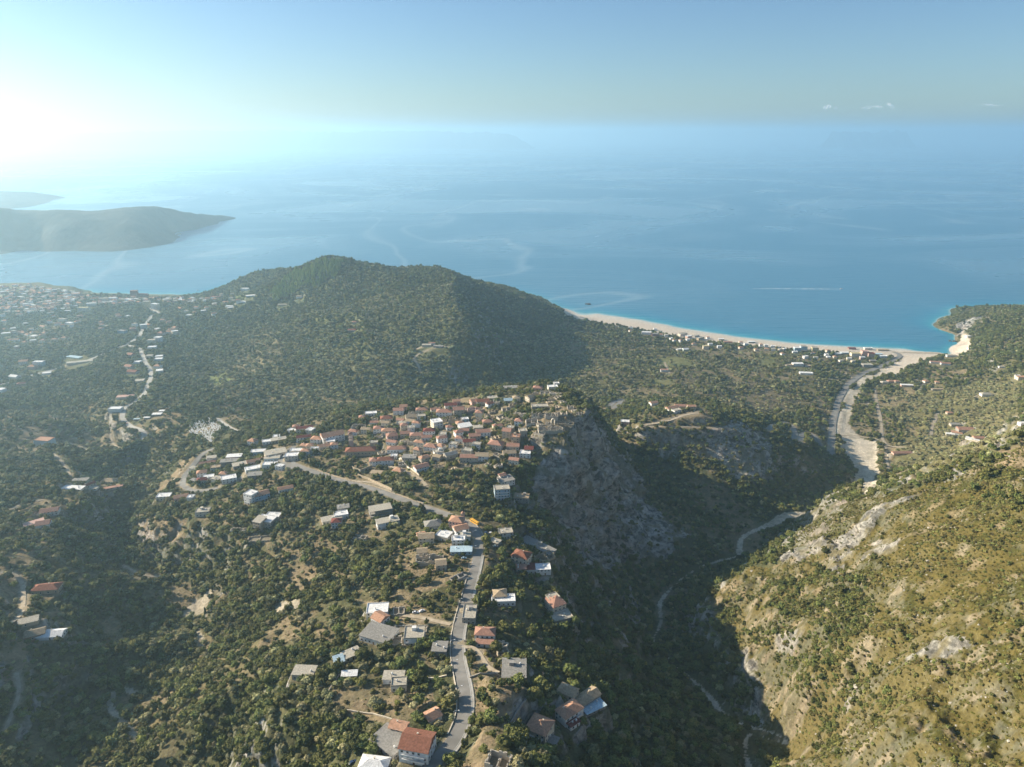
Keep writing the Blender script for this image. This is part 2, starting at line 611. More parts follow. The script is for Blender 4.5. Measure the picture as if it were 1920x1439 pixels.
M_ASPH = ground_mat('asphalt', (0.20, 0.19, 0.17), (0.27, 0.255, 0.23), 0.12)
M_CONC = ground_mat('concrete_road', (0.36, 0.34, 0.30), (0.46, 0.44, 0.39), 0.2)
M_DIRT = ground_mat('dirt', (0.33, 0.27, 0.19), (0.45, 0.38, 0.28), 0.3)
main_road, main_line, main_z, main_n = lay_road('road', [(795, 1452), (820, 1425), (850, 1395), (872, 1350), (875, 1310), (866, 1270), (857, 1230), (858, 1190),
    (868, 1150), (880, 1110), (891, 1070), (897, 1040), (898, 1010), (890, 990), (868, 977), (830, 964), (790, 950), (740, 932),
    (690, 914), (640, 902), (600, 889), (560, 876), (545, 868)], 8.0, M_ASPH)
sh_i = slice(8, int(len(main_line) * 0.42))
ls_, ns_, zs_ = main_line[sh_i], main_n[sh_i], main_z[sh_i]
offs = np.array([3.95, 4.6, 5.3])
link('road_shoulder', grid_mesh('road_shoulder', ls_[:, 0][:, None] + ns_[:, 0][:, None] * offs, ls_[:, 1][:, None] + ns_[:, 1][:, None] * offs,
                                np.repeat(zs_[:, None] + 0.1, 3, 1), M_CONC))['kind'] = 'structure'
link('edge_line', grid_mesh('edge_line', ls_[:, 0][:, None] + ns_[:, 0][:, None] * np.array([3.45, 3.62]), ls_[:, 1][:, None] + ns_[:, 1][:, None] * np.array([3.45, 3.62]),
                            np.repeat(zs_[:, None] + 0.126, 2, 1), ground_mat('road_paint', (0.55, 0.55, 0.52), (0.7, 0.7, 0.66), 0.5)))['kind'] = 'structure'
village_road = lay_road('road', [(552, 878), (530, 868), (524, 860), (534, 852), (543, 844), (552, 838)], 7.0, M_ASPH, sm=4)
hairpin = lay_road('road', [(524, 862), (505, 868), (480, 880), (455, 895), (425, 910), (395, 920), (368, 922), (350, 918), (342, 908), (346, 895),
                            (357, 880), (372, 864), (385, 850), (400, 843)], 7.0, M_ASPH, sm=5)
valley = lay_road('road', [(262, 827), (274, 815), (268, 808), (245, 802), (233, 793), (229, 780), (232, 768), (252, 755), (270, 740), (278, 722),
                           (284, 705), (281, 692), (273, 682), (268, 668), (262, 655), (240, 648), (225, 652)], 8.5, M_CONC, sm=5)
plain_road = lay_road('road', [(0, 722), (60, 704), (115, 690), (160, 678), (205, 660), (240, 646), (262, 630), (270, 612), (285, 592), (300, 588), (280, 578), (268, 568)], 9.0, M_CONC, sm=8)
beach_road = lay_road('road', [(1560, 856), (1558, 830), (1561, 790), (1572, 750), (1588, 722), (1615, 702), (1650, 688), (1676, 676), (1688, 668), (1684, 663), (1676, 661)], 11.0,
                      M_ASPH, sm=8, flat=2.0)
lay_road('road', [(1440, 806), (1452, 796), (1472, 794), (1486, 800), (1491, 812), (1489, 824)], 9.0, M_ASPH, sm=3)
lay_road('road', [(1500, 828), (1503, 815), (1512, 811), (1524, 816), (1533, 826), (1538, 838)], 9.0, M_ASPH, sm=3)
lay_road('road', [(1143, 762), (1152, 754), (1166, 752), (1158, 760), (1150, 766)], 9.0, M_ASPH, sm=2)
lay_road('road', [(395, 786), (408, 786), (418, 794), (430, 802), (446, 808), (462, 808)], 6.0, M_CONC, sm=3)
for pl, w in [
    ([(862, 1218), (880, 1212), (896, 1222), (905, 1240), (918, 1256), (935, 1262)], 3.0),
    ([(845, 1172), (820, 1166), (790, 1160), (765, 1158), (735, 1152)], 3.2),
    ([(712, 870), (745, 880), (770, 888), (790, 900), (800, 912)], 4.0),
    ([(735, 852), (738, 862), (724, 872)], 4.0),
    ([(660, 903), (700, 905), (735, 921)], 3.0),
    ([(1640, 730), (1645, 760), (1652, 790), (1655, 825), (1665, 838), (1700, 840)], 5.0),
    ([(1570, 816), (1600, 818), (1640, 822), (1662, 834)], 4.0),
    ([(1625, 755), (1645, 770), (1650, 790)], 4.0),
    ([(1660, 838), (1662, 860), (1666, 880)], 4.0),
    ([(1540, 698), (1580, 698), (1592, 704), (1600, 712)], 4.0),
    ([(1544, 711), (1580, 712), (1600, 714)], 3.5),
    ([(1210, 797), (1240, 796), (1262, 786), (1285, 778), (1305, 775)], 6.0),
    ([(1210, 800), (1270, 802), (1330, 804), (1370, 804)], 3.5),
    ([(1745, 820), (1748, 800), (1755, 785), (1758, 775)], 5.0),
    ([(1718, 712), (1732, 722), (1722, 735)], 4.5),
    ([(1690, 662), (1760, 664), (1800, 662)], 5.0),
    ([(100, 852), (112, 862), (122, 876), (132, 892)], 3.5),
    ([(122, 830), (150, 838), (175, 850), (196, 852)], 3.5),
    ([(222, 842), (210, 830), (208, 818), (218, 806)], 3.0),
    ([(0, 960), (20, 958), (45, 942), (80, 938)], 3.0),
    ([(0, 1075), (25, 1076), (42, 1092), (45, 1120), (42, 1150)], 3.5),
    ([(42, 1150), (30, 1165), (0, 1180)], 3.0),
    ([(32, 1265), (38, 1300), (25, 1340), (8, 1375)], 2.5),
    ([(230, 1060), (255, 1072), (290, 1078), (325, 1078)], 2.5),
    ([(788, 700), (786, 690), (775, 672), (790, 660), (815, 655)], 4.0),
    ([(780, 655), (800, 648), (840, 652)], 7.0),
    ([(1256, 570 + 130), (1250, 688), (1246, 680)], 3.0),
]:
    lay_road('path', pl, w, M_DIRT, sm=3, up=0.10, flat=2.0)


def in_poly(px, py, poly):
    inside = np.zeros(px.shape, dtype=bool)
    j = len(poly) - 1
    for i in range(len(poly)):
        xi, yi = poly[i]
        xj, yj = poly[j]
        c = ((yi > py) != (yj > py)) & (px < (xj - xi) * (py - yi) / ((yj - yi) + 1e-12) + xi)
        inside ^= c
        j = i
    return inside


# ------------------------------------------------------------------ buildings
FOOT = []
YARD = np.zeros_like(HZ)


def wallm(name, c, k=0.82):
    return mat_noise(name, tuple(x * k for x in c), c, scale=0.45, rough=0.9, spec=0.15, detail=6, stops=(0.3, 0.6), bump=0.02)


def roofm(name, c):
    m = mat_noise(name, tuple(x * 0.68 for x in c), tuple(min(1, x * 1.15) for x in c), scale=0.9, rough=0.9, spec=0.1, detail=7, stops=(0.3, 0.7), bump=0.05, bump_scale=3)
    return m


WM = {'white': wallm('white_plaster', (0.80, 0.79, 0.76)), 'cream': wallm('cream_plaster', (0.72, 0.64, 0.51)), 'stone': wallm('stone_wall', (0.52, 0.46, 0.37), 0.7),
      'pink': wallm('pink_plaster', (0.60, 0.42, 0.36)), 'grey': wallm('bare_concrete', (0.36, 0.34, 0.31), 0.7), 'tan': wallm('tan_plaster', (0.50, 0.41, 0.29), 0.75),
      'blue': wallm('pale_blue_plaster', (0.42, 0.55, 0.62)), 'green': wallm('pale_green_plaster', (0.50, 0.56, 0.46)), 'red': wallm('dark_red_plaster', (0.30, 0.16, 0.14)),
      'yellow': wallm('yellow_plaster', (0.66, 0.58, 0.34))}
RM = {'red': roofm('red_tiles', (0.42, 0.235, 0.17)), 'orange': roofm('orange_tiles', (0.50, 0.29, 0.19)), 'brown': roofm('brown_tiles', (0.29, 0.13, 0.085)),
      'tan': roofm('old_tan_tiles', (0.42, 0.33, 0.22)), 'dark': roofm('dark_red_tiles', (0.21, 0.07, 0.055)), 'grey': roofm('grey_concrete_roof', (0.30, 0.285, 0.255)),
      'white': roofm('white_roof', (0.80, 0.79, 0.76)), 'blue': roofm('pale_blue_sheet', (0.45, 0.58, 0.64)), 'sand': roofm('sandy_flat_roof', (0.46, 0.42, 0.34)),
      'none': roofm('rubble_floor', (0.28, 0.24, 0.17))}
M_GLASS, _t, _b = new_mat('window_glass')
_b.inputs['Base Color'].default_value = (0.03, 0.04, 0.05, 1)
_b.inputs['Roughness'].default_value = 0.15
M_FRAME = wallm('window_frame', (0.62, 0.60, 0.56))
M_DOOR = wallm('door_wood', (0.20, 0.12, 0.07))
M_DARK = wallm('dark_metal', (0.06, 0.06, 0.07))


def window_mesh(name, w, h):
    m = MB()
    m.box(-w / 2, w / 2, -0.05, 0.02, 0, h)
    me = m.mesh(name, M_GLASS)
    me.materials.append(M_FRAME)
    f0 = len(m.f)
    t = 0.12
    m2 = MB()
    m2.v = m.v[:]
    m2.f = m.f[:]
    for b in [(-w / 2 - t, w / 2 + t, -0.09, 0.0, -t, 0), (-w / 2 - t, w / 2 + t, -0.09, 0.0, h, h + t), (-w / 2 - t, -w / 2, -0.09, 0.0, 0, h),
              (w / 2, w / 2 + t, -0.09, 0.0, 0, h)]:
        m2.box(*b)
    bpy.data.meshes.remove(me)
    me = m2.mesh(name, M_GLASS)
    me.materials.append(M_FRAME)
    for p in me.polygons[f0:]:
        p.material_index = 1
    return me


WIN = window_mesh('window', 1.15, 1.35)
DOOR = MB()
DOOR.box(-0.55, 0.55, -0.07, 0.03, 0, 2.1)
DOOR = DOOR.mesh('door', M_DOOR)
TANK = MB()
TANK.tube([(0, 0, 0), (0, 0, 0.2), (0, 0, 1.1), (0, 0, 1.35)], [0.45, 0.55, 0.55, 0.25], 10)
TANK = TANK.mesh('water_tank', WM['white'])
CHIM = MB()
CHIM.box(-0.35, 0.35, -0.3, 0.3, 0, 1.5)
CHIM.box(-0.45, 0.45, -0.4, 0.4, 1.5, 1.65)
CHIM = CHIM.mesh('chimney', WM['cream'])


def flatten(x, y, w, d, yaw, z, pad=1.2, blend=5.0):
    c, s = math.cos(yaw), math.sin(yaw)
    rad = math.hypot(w, d) / 2 + pad + blend
    ii = np.nonzero((np.abs(RX - x) < rad) & (np.abs(RY - y) < rad))
    if len(ii[0]) == 0:
        return
    px, py = RX[ii] - x, RY[ii] - y
    lx = np.abs(px * c + py * s) - w / 2
    ly = np.abs(-px * s + py * c) - d / 2
    dd = np.hypot(np.maximum(lx, 0), np.maximum(ly, 0))
    k = 1 - sstep(pad, pad + blend, dd)
    HZ[ii] = HZ[ii] * (1 - k) + z * k
    YARD[ii] = np.maximum(YARD[ii], 1 - sstep(0.5, 3.5, dd))


def roof_mesh(kind, w, d, h, mat, seed=0):
    """roof standing on walls of height h, centred on the origin"""
    m = MB()
    o = 0.45
    W, D = w / 2 + o, d / 2 + o
    t = 0.18
    if kind in ('hip', 'gable', 'pyr', 'mono'):
        rise = min(w, d) * 0.24
        if kind == 'hip' or kind == 'pyr':
            rx = max(0.05, w / 2 - d / 2) if kind == 'hip' else 0.05
            top = [(-rx, 0, h + rise), (rx, 0, h + rise)]
        elif kind == 'gable':
            top = [(-W, 0, h + rise), (W, 0, h + rise)]
        if kind == 'mono':
            z0, z1 = h, h + d * 0.16
            m.add([(-W, -D, z0), (W, -D, z0), (W, D, z1), (-W, D, z1), (-W, -D, z0 + t), (W, -D, z0 + t), (W, D, z1 + t), (-W, D, z1 + t)],
                  [(3, 2, 1, 0), (4, 5, 6, 7), (0, 1, 5, 4), (1, 2, 6, 5), (2, 3, 7, 6), (3, 0, 4, 7)])
        else:
            b = [(-W, -D, h - 0.05), (W, -D, h - 0.05), (W, D, h - 0.05), (-W, D, h - 0.05)]
            e = [(x, y, z + t) for x, y, z in b]
            m.add(b + e + [(top[0][0], 0, top[0][2] + t), (top[1][0], 0, top[1][2] + t)],
                  [(3, 2, 1, 0), (0, 1, 5, 4), (1, 2, 6, 5), (2, 3, 7, 6), (3, 0, 4, 7), (4, 5, 9, 8), (5, 6, 9), (6, 7, 8, 9), (7, 4, 8)])
    elif kind == 'flat':
        q = 0.25
        m.box(-w / 2 - 0.2, w / 2 + 0.2, -d / 2 - 0.2, d / 2 + 0.2, h + 0.003, h + 0.22)
        m.box(-w / 2, w / 2, -d / 2, -d / 2 + q, h + 0.22, h + 0.7)
        m.box(-w / 2, w / 2, d / 2 - q, d / 2, h + 0.22, h + 0.7)
        m.box(-w / 2, -w / 2 + q, -d / 2 + q, d / 2 - q, h + 0.22, h + 0.7)
        m.box(w / 2 - q, w / 2, -d / 2 + q, d / 2 - q, h + 0.22, h + 0.7)
    elif kind == 'slab':
        m.box(-w / 2 - 0.5, w / 2 + 0.5, -d / 2 - 0.5, d / 2 + 0.5, h + 0.003, h + 0.3)
    return m.mesh('roof', mat)


def wall_mesh(w, d, h, mat, kind='solid', seed=0, gable_rise=0):
    m = MB()
    if kind == 'solid':
        m.box(-w / 2, w / 2, -d / 2, d / 2, -3.5, h)
        if gable_rise:
            for s in (-1, 1):
                x = s * w / 2
                a = [(x, -d / 2, h), (x, d / 2, h), (x, 0, h + gable_rise), (x - s * 0.25, -d / 2, h), (x - s * 0.25, d / 2, h), (x - s * 0.25, 0, h + gable_rise)]
                m.add(a, [(0, 1, 2), (5, 4, 3), (0, 2, 5, 3), (1, 4, 5, 2)])
    else:   # open shell with a broken top
        r = random.Random(seed)
        q = 0.6
        for (x0, x1, y0, y1) in [(-w / 2, w / 2, -d / 2, -d / 2 + q), (-w / 2, w / 2, d / 2 - q, d / 2), (-w / 2, -w / 2 + q, -d / 2 + q, d / 2 - q),
                                 (w / 2 - q, w / 2, -d / 2 + q, d / 2 - q), (-0.3, 0.3, -d / 2 + q, d / 2 - q)]:
            n = max(2, int(max(x1 - x0, y1 - y0) / 1.3))
            base = h * r.uniform(0.55, 1.0)
            for k in range(n):
                hh = max(0.4, base + r.uniform(-0.35, 0.2) * h)
                if x1 - x0 > y1 - y0:
                    a, b_ = x0 + (x1 - x0) * k / n, x0 + (x1 - x0) * (k + 1) / n
                    m.box(a, b_, y0, y1, -3.5, hh)
                else:
                    a, b_ = y0 + (y1 - y0) * k / n, y0 + (y1 - y0) * (k + 1) / n
                    m.box(x0, x1, a, b_, -3.5, hh)
    return m.mesh('wall', mat)


NH = 0


def add_house(u, v, w, d, fl, yaw, roof, rc, wc, label, name='house', cat='house', group=None, xy=None, detail=None, fh=2.95):
    global NH
    NH += 1
    x, y = xy if xy is not None else hit(u, v)
    dist = math.hypot(x, y)
    ya = math.radians(yaw)
    z = float(H(x, y))
    z = max(z, 1.0)
    flatten(x, y, w, d, ya, z)
    n = max(1, int(round(max(w, d) / min(w, d))))
    for k in range(n):
        t = (k + 0.5) / n - 0.5
        if w >= d:
            FOOT.append((x + math.cos(ya) * t * w, y + math.sin(ya) * t * w, d * 0.58))
        else:
            FOOT.append((x - math.sin(ya) * t * d, y + math.cos(ya) * t * d, w * 0.58))
    if dist > 1150:
        for q_ in (1, 2):
            FOOT.append((x - x / dist * q_ * 10, y - y / dist * q_ * 10, max(w, d) * 0.6))
    h = fl * fh + 0.3
    rnd = random.Random(NH * 31)
    e = tag(empty(name, (x, y, z), ya), label, cat, group)
    if detail is None:
        detail = 2 if dist < 760 else (1 if dist < 1150 else 0)
    if roof == 'ruin':
        link('wall', wall_mesh(w, d, h, WM[wc], 'shell', NH), None, e)
        m = MB()
        m.box(-w / 2 + 0.6, w / 2 - 0.6, -d / 2 + 0.6, d / 2 - 0.6, -1, 0.25)
        m.build('floor', RM['none'], e)
        return e
    if roof == 'frame':
        for k in range(int(fl)):
            for a in (-1, 0, 1):
                for b_ in (-1, 1):
                    m = MB()
                    m.box(a * (w / 2 - 0.4) - 0.2, a * (w / 2 - 0.4) + 0.2, b_ * (d / 2 - 0.4) - 0.2, b_ * (d / 2 - 0.4) + 0.2, k * fh - (3 if k == 0 else 0), (k + 1) * fh)
                    m.build('column', WM['grey'], e)
            m = MB()
            m.box(-w / 2, w / 2, -d / 2, d / 2, (k + 1) * fh, (k + 1) * fh + 0.28)
            m.build('floor_slab', WM['grey'] if k < fl - 1 else RM[rc], e)
        m = MB()
        m.box(-w / 2 + 0.7, w / 2 - 1.5, -d / 4, d / 2 - 0.9, -2.5, fh * (fl - 1) * 0.98 if fl > 1 else fh * 0.5)
        m.build('wall', WM[wc], e)
        return e
    rise = min(w, d) * 0.24 if roof == 'gable' else 0
    link('wall', wall_mesh(w, d, h, WM[wc], 'solid', NH, rise), None, e)
    link('roof', roof_mesh(roof, w, d, h, RM[rc]), None, e)
    if detail:
        # windows on the faces that can be seen
        sides = [(0, -d / 2, w, 0), (-w / 2, 0, d, -90), (w / 2, 0, d, 90)]
        if detail == 2:
            sides.append((0, d / 2, w, 180))
        for (cx, cy, ln_, rz) in sides:
            a = math.radians(rz)
            nw = max(1, int(ln_ / (3.1 if detail == 2 else 3.6)))
            for f in range(int(max(1, round(fl)))):
                for k in range(nw):
                    if rnd.random() < 0.18:
                        continue
                    t = ((k + 0.5) / nw - 0.5) * (ln_ - 0.6)
                    isdoor = f == 0 and rz == 0 and k == nw // 2
                    o = bpy.data.objects.new('door' if isdoor else 'window', DOOR if isdoor else WIN)
                    COL.objects.link(o)
                    o.parent = e
                    o.location = (cx + math.cos(a) * t, cy + math.sin(a) * t, f * fh + (0.05 if isdoor else 1.0))
                    o.rotation_euler = (0, 0, a)
        if fl >= 2.5 or (detail == 2 and fl >= 2 and rnd.random() < 0.4):
            for f in range(1, int(fl)):
                m = MB()
                m.box(-w * 0.4, w * 0.4, -d / 2 - 1.4, -d / 2 - 0.003, f * fh - 0.12, f * fh + 0.05)
                m.box(-w * 0.4, w * 0.4, -d / 2 - 1.4, -d / 2 - 1.3, f * fh + 0.05, f * fh + 0.95)
                m.build('balcony', WM['white' if wc in ('white', 'cream', 'blue') else wc], e)
        if roof in ('hip', 'gable') and rnd.random() < 0.8:
            o = link('chimney', CHIM, None, e, (w * rnd.uniform(-.3, .3), d * 0.12, h + min(w, d) * 0.13))
        if roof in ('flat', 'slab'):
            for k in range(rnd.randint(1, 2)):
                link('water_tank', TANK, None, e, (w * rnd.uniform(-.35, .35), d * rnd.uniform(-.3, .3), h + 0.3))
            if detail == 2 and fl >= 1.5 and rnd.random() < 0.5:
                m = MB()
                q = w * rnd.uniform(-.25, .25)
                m.box(q - 1.5, q + 1.5, d * 0.1, d * 0.1 + 2.6, h + 0.22, h + 2.5)
                m.build('stairhead', WM[wc], e)
    return e


